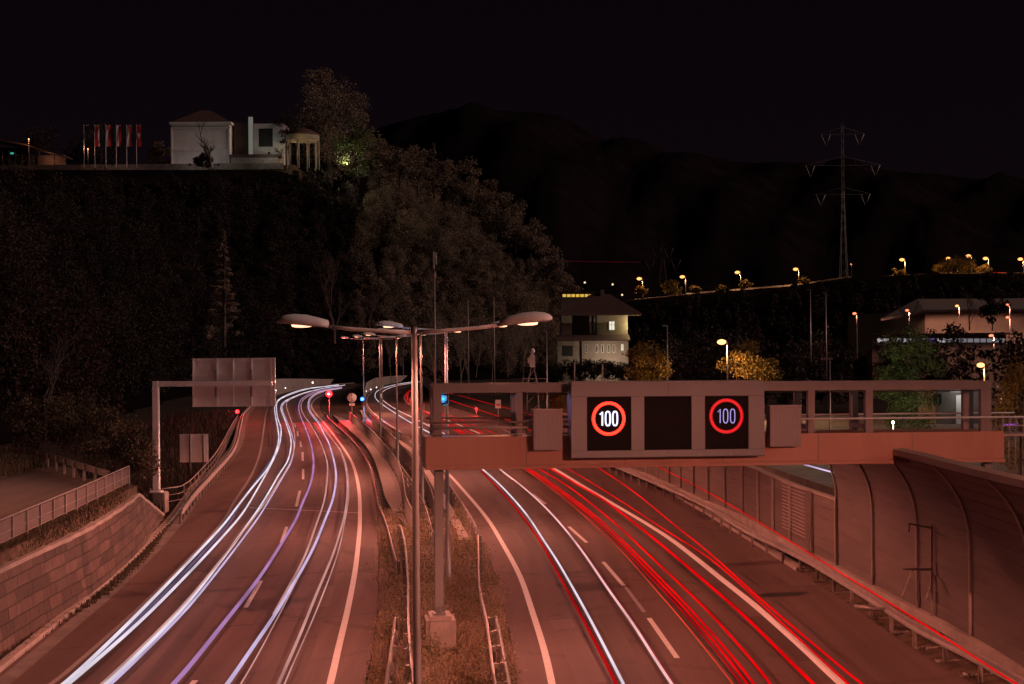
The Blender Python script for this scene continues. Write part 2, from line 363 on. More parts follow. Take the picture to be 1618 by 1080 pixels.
# ------------------------------------------------------------------ ground sheets
def poly(name, pts, m, z=None, kind='structure'):
    me = bpy.data.meshes.new(name); vs = [(p.x, p.y, p.z if z is None else z) for p in pts]
    me.from_pydata(vs, [], [tuple(range(len(vs)))]); me.update()
    if me.polygons[0].normal.z < 0: me.flip_normals()
    me.materials.append(m); o = bpy.data.objects.new(name, me); COL.objects.link(o); o['kind'] = kind; return o
g = bpy.data.meshes.new('ground')
g.from_pydata([(-5000, -500, -.12), (5000, -500, -.12), (5000, 6000, -.12), (-5000, 6000, -.12)], [], [(0, 1, 2, 3)]); g.materials.append(MT['soil'])
structure(bpy.data.objects.new('ground', g)); COL.objects.link(bpy.data.objects['ground'])

L0 = [(-90, 1133), (0, 1061), (110, 972), (152, 938), (214, 882), (272, 821), (308, 771), (343, 738), (370, 703), (380, 668), (389, 650), (408, 635), (436, 623.5), (470, 615), (505, 609), (560, 605)]
R0 = [(560, 1140), (576, 1080), (590, 1020), (596, 960), (598, 900), (597, 860), (596, 804), (592, 775), (587, 752), (575, 730), (560, 709), (537, 685), (520, 667), (509, 652), (505, 640), (510, 629), (530, 617), (570, 609)]
l0 = cat(gl(L0)); r0 = cat(gl(R0))
poly('left_carriageway', l0 + r0[::-1], MT['lane'])
RLn = [(880, 1130), (872, 1080), (860, 1027), (842, 969), (822, 911), (796, 862), (769, 818), (733, 775), (709, 749), (664, 707), (630, 681), (604, 663), (585, 647), (579, 634), (585, 622), (603, 612), (650, 603)]
rl = cat(gl(RLn), 1.5)
RE = [(1640, 1140), (1517, 1070), (1445, 1027), (1348, 959), (1262, 904), (1180, 850), (1100, 802), (1040, 768), (985, 742), (900, 706), (840, 684), (790, 667), (740, 651), (706, 640), (684, 630), (668, 620), (664, 611), (690, 603)]
re_ = cat(gl(RE))
rleft = offset(rl, -0.9)
poly('right_carriageway', rleft + re_[::-1], MT['lane'])

# painted lines: one sheet per line
def ribbon(name, pts, w, m, z=.006):
    mb = MB(); a = offset(pts, -w/2); b = offset(pts, w/2)
    vs = [Vector((p.x, p.y, z)) for p in a] + [Vector((p.x, p.y, z)) for p in b]; n = len(a)
    mb.add(vs, [(i, n+i, n+i+1, i+1) for i in range(n-1)]); o = mb.build(name, m); o['kind'] = 'structure'; return o
ribbon('edge_line', rl, .20, MT['paint'])
LR = [(505, 1130), (522, 1079), (534, 1027), (550.6, 957), (562.7, 890), (568.7, 820), (566, 766), (555, 728), (533.5, 695), (512, 668), (498, 652), (492, 640), (500, 629), (520, 620), (560, 612)]
ribbon('edge_line', cat(gl(LR), 1.5), .20, MT['paint'])
LLn = [(40, 1110), (100, 1066), (200, 978), (270, 912), (349, 828), (370, 793), (398, 749), (411, 714), (417, 676), (422, 648), (430, 636), (450, 625.5), (480, 616), (510, 610.5)]
ribbon('edge_line', cat(gl(LLn), 1.5), .16, MT['worn'])
RR = [(1400, 1140), (1327, 1078), (1282.5, 1036), (1245, 1002), (1189.8, 954), (1143, 917), (1097, 880), (1060, 852), (1019.6, 826), (982.5, 804), (927, 771), (875, 740), (820, 712), (761, 686), (730, 673), (690, 657), (660, 645), (645, 637), (639, 629), (643, 621), (655, 616)]
ribbon('edge_line', cat(gl(RR), 1.5), .27, MT['paint_bright'])
dm = MB()
def dash(mb, a, b, w=.16, z=.006):
    a = G(*a); b = G(*b); t = (b - a).normalized(); n = Vector((t.y, -t.x, 0)) * w/2
    mb.add([Vector((q.x, q.y, z)) for q in (a-n, a+n, b+n, b-n)], [(0, 1, 2, 3)])
for a, b in [((841,780),(862,796)), ((899,832),(927,857)), ((953,887.6),(986,925.6)), ((1025.5,976.4),(1070,1039.5)), ((795,746),(811,758)),
             ((708, 690), (722, 699)), ((676, 669), (688, 677))]: dash(dm, a, b)
for a, b in [((453,832),(444.7,857)), ((412,917.5),(388,959.7)), ((308.6,1075),(262,1130)), ((474,775),(468,800)), ((479,741),(479,757)), ((478,714),(478.4,728)), ((474.5,696),(476,706)), ((470,681),(471,689)), ((465,668),(467,675))]: dash(dm, a, b)
o = dm.build('lane_markings', MT['paint']); o['kind'] = 'structure'
dm = MB(); dash(dm, (988,927), (1018,967), .13)
for a, b in [((784,672),(812,687)), ((734,657),(759,663)), ((824,690),(850,697))]: dash(dm, a, b, .2)
o = dm.build('worn_lane_markings', MT['worn']); o['kind'] = 'structure'
# narrow sealed joints and the thin pale lines painted across the lanes
ribbon('pale_cross_line', [G(395, 802), G(480, 806), G(572, 810.5)], .09, MT['paint'], .009)
for a, b in [((760,838),(1064,864)), ((842,981),(1010,968)), ((596,968),(300,995)), ((597,832),(575,829)), ((290,797),(348,802)), ((0,1015+20),(170,1018))]:
    ribbon('sealed_joint', [G(*a), G(*b)], .11, MT['joint'], .003)
ribbon('pale_cross_line', [G(448, 675.5), G(490, 677)], .1, MT['worn'], .009)
MT['patch_dark'] = asphalt('asphalt_patch_dark', (.052, .034, .030), (.10, .066, .058), 17)
MT['patch_light'] = asphalt('asphalt_patch_light', (.095, .064, .056), (.17, .115, .10), 31)
for q, m in (([(330,905),(352,881),(300,873),(272,897)], 'patch_dark'), ([(455,960),(520,958),(530,925),(473,926)], 'patch_light'), ([(480,800),(506,800),(510,768),(487,768)], 'patch_dark'), ([(960,1075),(902,975),(868,978),(915,1085)], 'patch_light'),
             ([(1180,975),(1262,1045),(1310,1040),(1222,970)], 'patch_dark'), ([(846,812),(880,850),(905,850),(868,812)], 'patch_dark'), ([(1180,880),(1250,925),(1300,923),(1226,878)], 'patch_light'), ([(1060,790),(1110,822),(1150,820),(1098,789)], 'patch_dark'), ([(560,905),(592,905),(592,865),(563,865)], 'patch_dark')):
    poly('asphalt_patch', gl(q), MT[m], .0022)
st = [Vector((G(1234, 939).x + 1.05*math.cos(a_)*(1+.1*math.sin(3*a_)), G(1234, 939).y + .42*math.sin(a_) + .25*math.cos(a_), 0)) for a_ in np.linspace(0, 6.283, 28)[:-1]]
poly('oil_stain', st, MT['joint'], .0045)
# wheel tracks polished darker by the tyres
for path, offs in ((cat(gl(LR), 1.5), (-1.0, -2.7, -4.8, -6.5)), (cat(gl(RR), 1.5), (-.95, -2.7, -4.7, -6.4))):
    for o_ in offs: ribbon('wheel_track', offset(path, o_), .55, MT['track'], .0012)
# kerbs and gutters
mb = MB(); kp = even(offset(l0[:], -.12), 2.0)
mb.sweep(kp, [(-.14, -.1), (-.14, .12), (.12, .12), (.16, .08), (.16, -.1)]); structure(mb.build('left_kerb', MT['conc']))
ribbon('gutter', even(offset(l0, .45), 2), .5, MT['conc_dark'], .004)
mb = MB(); kr = even(offset(cat(gl([(985,742),(1040,768),(1100,802),(1180,850),(1262,902)])), -.1), 1.5)
mb.sweep(kr, [(-.2, -.1), (-.2, .1), (-.16, .14), (.2, .14), (.2, -.1)]); structure(mb.build('right_kerb', MT['conc']))

# gravel verge right
ver = cat(gl([(1262, 904), (1348, 959), (1445, 1027), (1517, 1070), (1640, 1140)])); 
vb = cat(gl([(1230, 846), (1324, 899), (1443, 962), (1517, 1001), (1613, 1053), (1760, 1130)]))
mb = MB(); 
a_ = even(ver, 3); b_ = even(vb, 3); n = min(len(a_), len(b_)); a_ = [ver[int(i*(len(ver)-1)/(n-1))] for i in range(n)]; b_ = [vb[int(i*(len(vb)-1)/(n-1))] for i in range(n)]
vs = []; K = 10
for i in range(n):
    for k in range(K):
        p = a_[i].lerp(b_[i], k/(K-1)); vs.append((p.x, p.y, -.02 + .10*math.sin(k/(K-1)*math.pi) + random.uniform(-.02, .04)*(0 < k < K-1)))
mb.add(vs, [(i*K+k, i*K+k+1, (i+1)*K+k+1, (i+1)*K+k) for i in range(n-1) for k in range(K-1)], True); structure(mb.build('right_verge', MT['verge']))

# ------------------------------------------------------------------ foliage tools (numpy)
def leafmesh(name, cen, nrm_sz, m, tint, parent=None, aspect=.55):
    """cen (n,3) leaf centres, nrm_sz (n,) sizes; random orientation; 'tint' 0..1 per leaf"""
    n = len(cen); a = RNG.normal(size=(n, 3)); a /= np.linalg.norm(a, axis=1)[:, None]
    b = RNG.normal(size=(n, 3)); b -= a * (a*b).sum(1)[:, None]; b /= np.linalg.norm(b, axis=1)[:, None]
    s = nrm_sz[:, None]
    v = np.stack([cen - a*s, cen - b*s*aspect, cen + a*s, cen + b*s*aspect], 1).reshape(-1, 3)
    me = bpy.data.meshes.new(name); me.vertices.add(4*n); me.vertices.foreach_set('co', v.ravel().astype('f4'))
    me.loops.add(4*n); me.loops.foreach_set('vertex_index', np.arange(4*n, dtype='i4'))
    me.polygons.add(n); me.polygons.foreach_set('loop_start', (np.arange(n)*4).astype('i4'))
    try: me.polygons.foreach_set('loop_total', np.full(n, 4, dtype='i4'))
    except Exception: pass
    at = me.attributes.new('tint', 'FLOAT', 'FACE'); at.data.foreach_set('value', tint.astype('f4'))
    me.update(calc_edges=True); me.materials.append(m); o = bpy.data.objects.new(name, me); COL.objects.link(o)
    if parent is not None: o.parent = parent
    return o
def crown_pts(h, r, n, kind='round', base=.25, clumps=26, seed=1):
    g = np.random.default_rng(seed)
    if kind == 'cone':
        t = g.random(clumps*3)**.8; z = h*(base + (1-base)*t); rr = r*(1-t)*.92+.15; an = g.random(clumps*3)*6.283
        c = np.stack([np.cos(an)*rr*.75, np.sin(an)*rr*.75, z - rr*.15], 1); cr_ = .22*r*(1.15-t)+.12; fl = .4
    elif kind == 'column':
        t = g.random(clumps); z = h*(base+(1-base)*t); rr = r*np.sin(np.clip(t*.9+.1, 0, 1)*3.1)**.6*.7; an = g.random(clumps)*6.283
        c = np.stack([np.cos(an)*rr, np.sin(an)*rr, z], 1); cr_ = np.full(clumps, r*.45); fl = 1.4
    else:
        u = g.normal(size=(clumps, 3)); u /= np.linalg.norm(u, axis=1)[:, None]; q = g.random(clumps)**.45
        c = u*q[:, None]*np.array([r*.85, r*.85, h*(1-base)*.46]); c[:, 2] += h*(base + (1-base)*.5); 
        k = 1 - .35*np.clip((c[:, 2]/h-.6)/.4, 0, 1); c[:, 0] *= k; c[:, 1] *= k; cr_ = r*g.uniform(.2, .42, clumps); fl = .8
    cr_ = np.broadcast_to(cr_, (len(c),)); idx = g.integers(0, len(c), n)
    d = g.normal(size=(n, 3)); d /= np.linalg.norm(d, axis=1)[:, None]; d *= (g.random(n)**.5)[:, None]
    d[:, 2] *= fl; p = c[idx] + d*cr_[idx][:, None]
    ct = g.random(len(c)); tint = np.clip(ct[idx]*.65 + g.random(n)*.35, 0, 1)
    return p, tint, c
def tree(name, label, cat_, loc, h, r, n, m, kind='round', base=.25, leaf=.2, seed=1, group=None, trunk_r=None, clumps=26, limbs=9):
    t = thing(name, label, cat_, loc, random.random()*6, group, world=False)
    p, tint, c = crown_pts(h, r, n, kind, base, clumps, seed); g = np.random.default_rng(seed+5)
    mb = MB(); tr = trunk_r or h*.018
    lean = Vector((g.uniform(-.03, .03)*h, g.uniform(-.03, .03)*h, h*(.85 if kind != 'round' else .62)))
    tp = [Vector((0, 0, -.3)), lean*.35 + Vector((g.uniform(-.1, .1), g.uniform(-.1, .1), 0)), lean*.7, lean]
    mb.tube(cat(tp, h*.08), tr, 7, r1=tr*.25)
    for k in range(min(limbs, len(c))):
        e = Vector(c[int(g.integers(0, len(c)))]); s0 = tp[1].lerp(lean, float(g.uniform(0.0, .8)))
        if e.z < s0.z: s0.z = max(.3, e.z*.8)
        mid = s0.lerp(e, .5) + Vector((0, 0, -.04*h)); mb.tube([s0, mid, e], tr*.38, 5, r1=tr*.08)
    mb.build('trunk', MT['bark'], t)
    leafmesh('crown', p, g.uniform(.6, 1.3, n)*leaf, m, tint, t)
    return t
def bare_tree(name, label, loc, h, seed, m=None, spread=.5, depth=4, group=None, tr=None, cat_='tree'):
    t = thing(name, label, cat_, loc, 0, group, world=False); rnd = random.Random(seed); trunk = MB(); br = MB()
    def grow(mb, p, d, L, r, k):
        n = 3; pts = [p]; q = p.copy(); dd = d.copy()
        for i in range(n):
            dd = (dd + Vector((rnd.uniform(-.18, .18), rnd.uniform(-.18, .18), .06))).normalized(); q = q + dd*L/n; pts.append(q.copy())
        mb.tube(pts, r, 5, cap=False, r1=r*.55)
        if k > 0:
            for j in range(rnd.choice((3, 4))):
                s0 = pts[rnd.choice((1, 2, 3, 3))]; nd = (dd + Vector((rnd.uniform(-1, 1), rnd.uniform(-1, 1), rnd.uniform(.0, .6)))*spread*1.5).normalized()
                grow(br, s0, nd, L*rnd.uniform(.55, .75), r*.5, k-1)
    grow(trunk, Vector((0, 0, -.2)), Vector((0, 0, 1)), h*.42, tr or h*.022, depth)
    trunk.build('trunk', m or MT['bark'], t); br.build('branches', m or MT['bark'], t); return t

# ------------------------------------------------------------------ hill on the left and behind the bend
foot = [(-400, 40), (-120, 70), (-62, 92), (-46, 130), (-52, 190), (-58, 245), (-52, 290), (-36, 318), (-6, 340), (24, 375), (70, 430), (120, 520)]
fx = np.array(foot, float)
def foot_dist(X, Y):
    """distance inside the hill (positive) from its foot line"""
    best = np.full(X.shape, 1e9); sg = np.ones(X.shape)
    for (x0, y0), (x1, y1) in zip(fx[:-1], fx[1:]):
        dx, dy = x1-x0, y1-y0; L2 = dx*dx+dy*dy
        t = np.clip(((X-x0)*dx+(Y-y0)*dy)/L2, 0, 1); qx = x0+t*dx; qy = y0+t*dy; d = np.hypot(X-qx, Y-qy)
        s = np.sign(dx*(Y-y0)-dy*(X-x0)); m_ = d < best; best = np.where(m_, d, best); sg = np.where(m_, s, sg)
    return best*sg
def hz(X, Y):
    X = np.asarray(X, float); Y = np.asarray(Y, float)
    s = foot_dist(X, Y); u = X/np.maximum(Y, 60)*F + CX
    zm = np.interp(u, [-2000, 450, 560, 620, 700, 760, 820, 880, 950, 1010], [56.0, 56.0, 50, 45, 40, 33, 25, 16, 7, 0])
    k = np.clip(s/58.0, 0, 1); k = k*k*(3-2*k)*.55 + k*.45
    z = zm*k + np.where(s > 0, 1, 0)*(np.sin(X*.11)*np.cos(Y*.09)*.9 + np.sin(X*.05+Y*.07)*1.2)*np.clip(s/20, 0, 1)*(1-np.clip((s-70)/20, 0, 1))
    cap = H + Y*np.interp(u, [-2000, 0, 450, 520, 600, 5000], [.128, .1275, .1245, .112, .112, .3]) - np.clip((374-Y)*.03, 0, 3)
    z = np.where(Y < 376, np.minimum(z, np.maximum(cap, 3)), z)
    return np.where(s > 0, z, -1.0)
gx = np.linspace(-330, 130, 150); gy = np.linspace(40, 620, 170); XX, YY = np.meshgrid(gx, gy); ZZ = hz(XX, YY)
vs = np.stack([XX, YY, ZZ], -1).reshape(-1, 3); nx = len(gx)
me = bpy.data.meshes.new('wooded_hill'); me.from_pydata([tuple(v) for v in vs], [], [(j*nx+i, j*nx+i+1, (j+1)*nx+i+1, (j+1)*nx+i) for j in range(len(gy)-1) for i in range(nx-1)])
me.polygons.foreach_set('use_smooth', [True]*len(me.polygons)); me.materials.append(MT['hill']); o = bpy.data.objects.new('wooded_hill', me); COL.objects.link(o); structure(o)
def hill_z(x, y): return float(hz(np.array([x]), np.array([y]))[0])

# far mountain ridge
sky = [(-900, 330), (-300, 300), (200, 260), (450, 225), (600, 200), (680, 184), (740, 176), (840, 172), (890, 181), (930, 204), (960, 222), (1000, 231), (1060, 240), (1160, 250), (1290, 262), (1400, 264), (1500, 275), (1620, 292), (2000, 330), (2900, 380)]
sx = np.array([s[0] for s in sky], float); sy = np.array([s[1] for s in sky], float)
us = np.linspace(-900, 2900, 420); rows = 26; vs = []
gN = np.random.default_rng(3); ph = gN.random(8)*6
for j in range(rows):
    t = j/(rows-1); D = 900 + 1500*t
    for u in us:
        top = np.interp(u, sx, sy); a, b = ray(u, top); zt = H + b*2400
        z = zt*(t**.75) + (math.sin(u*.021+ph[0]+t*5)*14 + math.sin(u*.053+ph[1]-t*9)*7 + gN.uniform(-3, 3)*1.4)*(.3+.7*t)*(1-.75*(t > .96)) - (1-t)*30
        vs.append(((u-CX)/F*D, D, z))
nu = len(us)
me = bpy.data.meshes.new('mountain'); me.from_pydata(vs, [], [(j*nu+i, j*nu+i+1, (j+1)*nu+i+1, (j+1)*nu+i) for j in range(rows-1) for i in range(nu-1)])
me.polygons.foreach_set('use_smooth', [True]*len(me.polygons)); me.materials.append(MT['mountain']); o = bpy.data.objects.new('mountain', me); COL.objects.link(o); structure(o)

# raised ground on the right that carries the upper road
uu = np.linspace(880, 2300, 150); dd = np.linspace(300, 760, 50)
crest = lambda u: np.interp(u, [880, 960, 1085, 1250, 1340, 1480, 1620, 2300], [520, 478, 466, 453, 440, 433, 432, 436])
vs = []
def emb_z(u, D):
    a, b = ray(u, crest(u)); zt = H + b*470
    k = np.clip((D-330)/135.0, 0, 1); k = k*k*(3-2*k); return zt*k - (1-k)*1.0 + (math.sin(u*.045)*math.cos(D*.06))*.9*min(1, 4*k*(1-k))
for D in dd:
    for u in uu: vs.append(((u-CX)/F*D, D, float(emb_z(u, D))))
nu = len(uu)
me = bpy.data.meshes.new('road_embankment'); me.from_pydata(vs, [], [(j*nu+i, j*nu+i+1, (j+1)*nu+i+1, (j+1)*nu+i) for j in range(len(dd)-1) for i in range(nu-1)])
me.polygons.foreach_set('use_smooth', [True]*len(me.polygons)); me.materials.append(MT['hill']); o = bpy.data.objects.new('road_embankment', me); COL.objects.link(o); structure(o)
# upper road
ur = [Vector(((u-CX)/F*474, 474, float(emb_z(u, 474))+.35)) for u in np.linspace(1000, 2250, 60)]
mb = MB(); mb.sweep(ur, [(-5, -.3), (-5, 0), (5, 0), (5, -.3)]); structure(mb.build('upper_road', MT['side_asphalt']))

mb = MB(); mb.sweep([Vector(((u-CX)/F*467, 467, float(emb_z(u, 467)))) for u in np.linspace(1085, 1345, 30)], [(-.2, -.5), (-.2, .65), (.2, .65), (.2, -.5)]); o = rebase(mb.build('parapet', MT['deck'])); tag(o, 'pale parapet, added to show the lamplit band along the upper road', 'wall')  # wall added so a lit band shows along the road edge
# ------------------------------------------------------------------ woodland masses (uncountable, read as one mass)
def wood(name, spots, m, leaf, per, hs, kind_mix=.2, seed=3, label=None, group=None):
    g = np.random.default_rng(seed); P_ = []; T_ = []; S_ = []
    protos = [crown_pts(1.0, (.2, .24, .28)[k % 3], per, 'round' if k % 2 else 'column', .06, (34, 26)[k % 2], seed+k) for k in range(6)] + [crown_pts(1.0, .17, per, 'cone', .05, 22, seed+20+k) for k in range(3)]
    for (x, y, z) in spots:
        k = int(g.integers(0, 6)) if g.random() > kind_mix else int(g.integers(6, 9))
        p, t, _ = protos[k]; h = g.uniform(*hs); a = g.random()*6.283; c, s = math.cos(a), math.sin(a); w = g.uniform(.85, 1.3)
        q = np.stack([(p[:, 0]*c-p[:, 1]*s)*h*w + x, (p[:, 0]*s+p[:, 1]*c)*h*w + y, p[:, 2]*h + z], 1)
        P_.append(q); T_.append(np.clip(t*.5 + g.random()**1.5*.65, 0, 1)); S_.append(g.uniform(.6, 1.3, len(p))*leaf)
    o = leafmesh(name, np.concatenate(P_), np.concatenate(S_), m, np.concatenate(T_)); tag(o, label, None, group, 'stuff'); return o
gW = np.random.default_rng(21); spots = []
while len(spots) < 330:
    x = gW.uniform(-190, 30); y = gW.uniform(80, 430); s = float(foot_dist(np.array([x]), np.array([y]))[0]); u = x/y*F+CX
    if s < 2 or s > 75 or u < -150 or u > 900: continue
    z = hill_z(x, y)
    if u < 600 and z + 12.5 > H + y*(.1245 if u < 455 else .125): continue
    if any((x-a)**2+(y-b)**2 < 20 for a, b, c in spots): continue
    spots.append((x, y, z-.5))
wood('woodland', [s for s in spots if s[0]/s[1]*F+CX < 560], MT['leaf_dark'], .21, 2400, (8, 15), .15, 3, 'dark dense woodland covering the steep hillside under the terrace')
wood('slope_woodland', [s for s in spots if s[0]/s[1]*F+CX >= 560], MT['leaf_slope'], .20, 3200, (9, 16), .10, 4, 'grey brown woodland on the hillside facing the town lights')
spots = []
while len(spots) < 340:
    x = gW.uniform(-190, -20); y = gW.uniform(230, 372); s_ = float(foot_dist(np.array([x]), np.array([y]))[0]); u = x/y*F+CX
    if s_ < 5 or u < -150 or u > 600: continue
    z = hill_z(x, y)
    if z + 12.5 < H + y*.12 or z + 3.6 > H + y*.1262: continue
    spots.append((x, y, z-.4))
wood('hilltop_scrub', spots, MT['leaf_dark'], .26, 800, (2.0, 3.6), .1, 31, 'low dark scrub just below the terrace wall')
spots = []
for i in range(620):
    u = gW.uniform(900, 1750); D = 300 + 128*gW.random()**.8; z = float(emb_z(u, D))
    spots.append(((u-CX)/F*D, D, z-.4))
wood('embankment_scrub', spots, MT['leaf_dark'], .34, 480, (3, 6.0), .12, 9, 'dark scrub and low trees on the bank below the upper road')
spots = []
for i in range(110):
    u = gW.uniform(1030, 1720); D = gW.uniform(150, 290); spots.append(((u-CX)/F*D, D, -.3))
wood('valley_trees', spots, MT['leaf_dark'], .28, 700, (6, 11), .2, 12, 'dark mass of trees between the gantry and the embankment')

# ------------------------------------------------------------------ motorway lamp masts
def make_mast():
    t = thing('lamp_mast', 'x', 'street lamp', (0, 0, 0), 0, 'double-armed lamp masts along the median', world=False)
    mb = MB(); mb.lathe([(.19, -.6), (.19, .05), (.12, .12), (.105, 1.6), (.082, 1.75), (.058, 9.42), (.066, 9.44), (.066, 9.56), (.0, 9.58)], 14); 
    mb.build('pole', MT['galv_pole'], t)
    for s in (-1, 1):
        a = MB(); a.tube([(s*.04, 0, 9.47), (s*.6, 0, 9.49), (s*1.25, 0, 9.54), (s*1.72, 0, 9.60)], .042, 10, r1=.038); a.build('arm', MT['head'], t)
        # cobra-head housing: rounded top, flat belly
        secs = [(-.02, .05, .06, .03), (0, .10, .115, .04), (.18, .135, .15, .045), (.42, .17, .185, .045), (.66, .175, .18, .045), (.84, .155, .145, .045), (.95, .11, .095, .04), (1.0, .05, .04, .03)]
        vs = []; fs = []; n = 12
        for (x, w, ht, hb) in secs:
            for k in range(n):
                an = 2*math.pi*k/n; y = math.cos(an)*w; z = math.sin(an); z = z*ht if z > 0 else max(z, -.75)*hb
                vs.append((s*(1.68+x), y, 9.60 + .10*x + z))
        for i in range(len(secs)-1):
            for k in range(n):
                k2 = (k+1) % n; fs.append((i*n+k, i*n+k2, (i+1)*n+k2, (i+1)*n+k))
        fs.append(tuple(range(n))); hm = MB(); hm.add(vs, fs, True); h = hm.build('lamp_head', MT['head'], t)
        l = MB(); q = Matrix.Translation((s*2.26, 0, 9.595)) @ Matrix.Diagonal((1, 1, 1, 1))
        l.lathe([(.001, -.055), (.06, -.05), (.10, -.035), (.11, .02)], 12, Matrix.Translation((s*2.2, 0, 9.63)) @ Matrix.Diagonal((1.9, 1, 1, 1)))
        l.build('lens', MT['lens'], h)
        wide(lamp('lamp_light', (s*2.2, 0, 9.55), P_MAST, LAMP_COL, h, .02, ((0, 0, -1), math.pi*.985)))
    return t
def at_ground(px, D): a, b = ray(px, CY + 9/D*F); return Vector((a*D, D, 0))
mast0 = make_mast()
masts = [(661, 27.0, -3, 'nearest double-armed grey lamp mast standing in front of the gantry end'),
         (708, 53.0, 14, 'double-armed lamp mast rising just behind the left column of the gantry'),
         (667, 79.0, 20, 'thin lamp mast half hidden behind the nearest one, second behind the gantry'),
         (628, 106.0, 22, 'lamp mast among the dark railings, with a head to either side, third behind the gantry'),
         (601, 134.0, 16, 'lamp mast in the row just left of the one among the dark railings'),
         (575, 162.0, 10, 'lamp mast right of the round sign, with a blue marker light on it'),
         (604, 190.0, 0, 'farthest thin lamp mast close beside a nearer one before the bend'),
         (None, -3.0, 0, 'lamp mast in the median just behind the viewpoint'),
         (None, -30.0, 0, 'second lamp mast behind the viewpoint')]
copies = [mast0] + [copy_tree(mast0) for _ in masts[1:]]
for i, (px, D, rz, lab) in enumerate(masts):
    m_ = copies[i]; m_['label'] = lab
    if i in (0, 7):
        for h_ in [c for c in m_.children if c.name.startswith('lamp_head')]:
            for l_ in h_.children:
                if l_.type == 'LIGHT': l_.data = l_.data.copy(); l_.data.energy = P_MAST*.55
    sink_ = -.26 if i == 0 else 0
    m_.location = at_ground(px, D)+Vector((0, 0, sink_)) if px else Vector((-1.3, D, 0)); m_.rotation_euler.z = R_(rz)

t = thing('street_lamp', 'lamp post before the near end of the noise barrier, outside the photo', 'street lamp', (15.0, 15, 0))
mb = MB(); mb.tube([(15, 15, -.1), (15, 15, 10.0), (14.7, 15, 10.35), (13.4, 15, 10.5)], .08, 8); mb.build('pole', MT['galv_pole'], t); mb = MB(); mb.bbox(12.6, 13.5, 14.85, 15.15, 10.5, 10.64, .04); mb.build('lamp_head', MT['head'], t)
wide(lamp('lamp_light', Vector((-2.0, 0, 10.4)), 3500, LAMP_COL, t, .05, ((0, 0, -1), math.pi*.985)), False)
# blue marker lights and red signals
def signal(name, px, py, D, r, m, label, cat_, col, power, post=True, mast_at=None):
    c = P(px, py, D); t = thing(name, label, cat_, (c.x, c.y, 0 if post else c.z - .3))
    if post:
        b = MB(); b.tube([(c.x, c.y+.12, -.1), (c.x, c.y+.12, c.z-.2)], .045, 8); b.build('post', MT['galv'], t)
    h = MB(); h.bbox(c.x-.2, c.x+.2, c.y+.02, c.y+.3, c.z-.26, c.z+.26, .04)
    h.tube([(c.x, c.y+.02, c.z), (c.x, c.y-.16, c.z)], .15, 14, cap=False); h.build('housing', MT['dark'], t)
    l = MB(); l.ball((c.x, c.y-.04, c.z), r, 10); l.build('lens', m, t)
    lamp('signal_light', Vector((0, -.45, c.z - t.location.z)), power, col, t, .1); return t
signal('signal_lamp', 520, 622, 158, .36, MT['red_lamp'], 'bright red signal lamp on a post before the bend of the left carriageway', 'signal lamp', (1, .02, .03), 6000)
signal('signal_lamp', 375, 650, 176, .24, MT['red_lamp'], 'small red signal lamp at the far end of the rail below the big sign', 'signal lamp', (1, .02, .03), 700)
signal('signal_lamp', 753, 646, 170, .15, MT['red_lamp'], 'small red lamp on a pinkish post seen through the gantry beside a small white sign', 'signal lamp', (1, .03, .03), 300)
signal('marker_lamp', 700, 629.5, 52, .10, MT['blue_lamp'], 'bright blue marker light at the left end of the gantry', 'marker light', (.1, .45, 1), 90, False)
signal('marker_lamp', 572.5, 630, 161, .24, MT['blue_lamp'], 'blue marker light right of the round sign', 'marker light', (.1, .45, 1), 500, False)
# the round sign seen from behind
c = P(556, 628, 150); t = thing('round_sign', 'round traffic sign seen from behind on a thin post in the median', 'road sign', (c.x, c.y, 0))
b = MB(); b.tube([(c.x, c.y-.03, -.1), (c.x, c.y-.03, c.z+.5)], .04, 8); b.build('post', MT['galv'], t)
b = MB(); b.lathe([(.0, -.02), (.5, -.02), (.5, .02), (0, .02)], 28, Matrix.Translation((c.x, c.y+.04, c.z)) @ Matrix.Rotation(R_(90), 4, 'X')); b.build('disc', MT['signback'], t)
b = MB(); b.box(c.x-.3, c.x+.3, c.y+.02, c.y+.06, c.z-.86, c.z-.6); b.build('plate', MT['signback'], t)

# ------------------------------------------------------------------ light trails left by the traffic
def trail(pts, z, r, m, label, group='light trails of passing traffic', it=2, step=1.6, r1=None):
    p = smooth(cat([G(a, b, z) for a, b in pts], step), it)
    mb = MB(); mb.tube(p, r, 6, r1=r1); o = rebase(mb.build('light_trail', MT[m])); o.visible_shadow = True
    return tag(o, label, 'light trail', group)
ZL = .65
def spread(pts, d, z):
    return d
T1 = [(60,1118),(110,1079),(240,964),(372,825),(397.6,788),(434,722),(442.4,698),(444,676),(439,661),(437,647),(438,636),(446,628.5),(471,618.5),(491,613.5),(509.6,611),(535,608)]
T1a = [(52,1118),(104,1079),(240,947),(354,828),(370,806.5),(397.6,771),(422,741),(435.6,714),(440.5,692),(439,676.5),(436,661),(434,647),(435,638),(441,630.5),(452.6,624),(471,617),(491,612.5),(509.6,610.4),(535,607.5)]
T1c = [(84,1100),(240,956),(362,826),(384,788),(428,726),(441,700),(442,678),(437.5,661),(435.5,647),(436.5,637),(443.5,629.7),(462,621),(480,615.4),(509.6,610.7)]
T2 = [(125,1115),(171,1079),(240,1011),(300,949),(396,822),(422,782),(441,749),(454.7,727.6),(460,703),(459,690),(455.6,678.6),(449.5,661),(444.4,648),(444.4,641),(449.5,634),(461,628),(477,621.5),(491,617.5),(515,612.5),(545,608)]
T2a = [(133,1115),(178,1079),(240,1018),(300,957),(402,826),(430,782),(447,753),(460,730),(465,703),(462,690),(457.6,676),(451.5,661),(446.5,648),(446.4,641),(451.5,634.6),(463,628.6),(479,622),(500,616)]
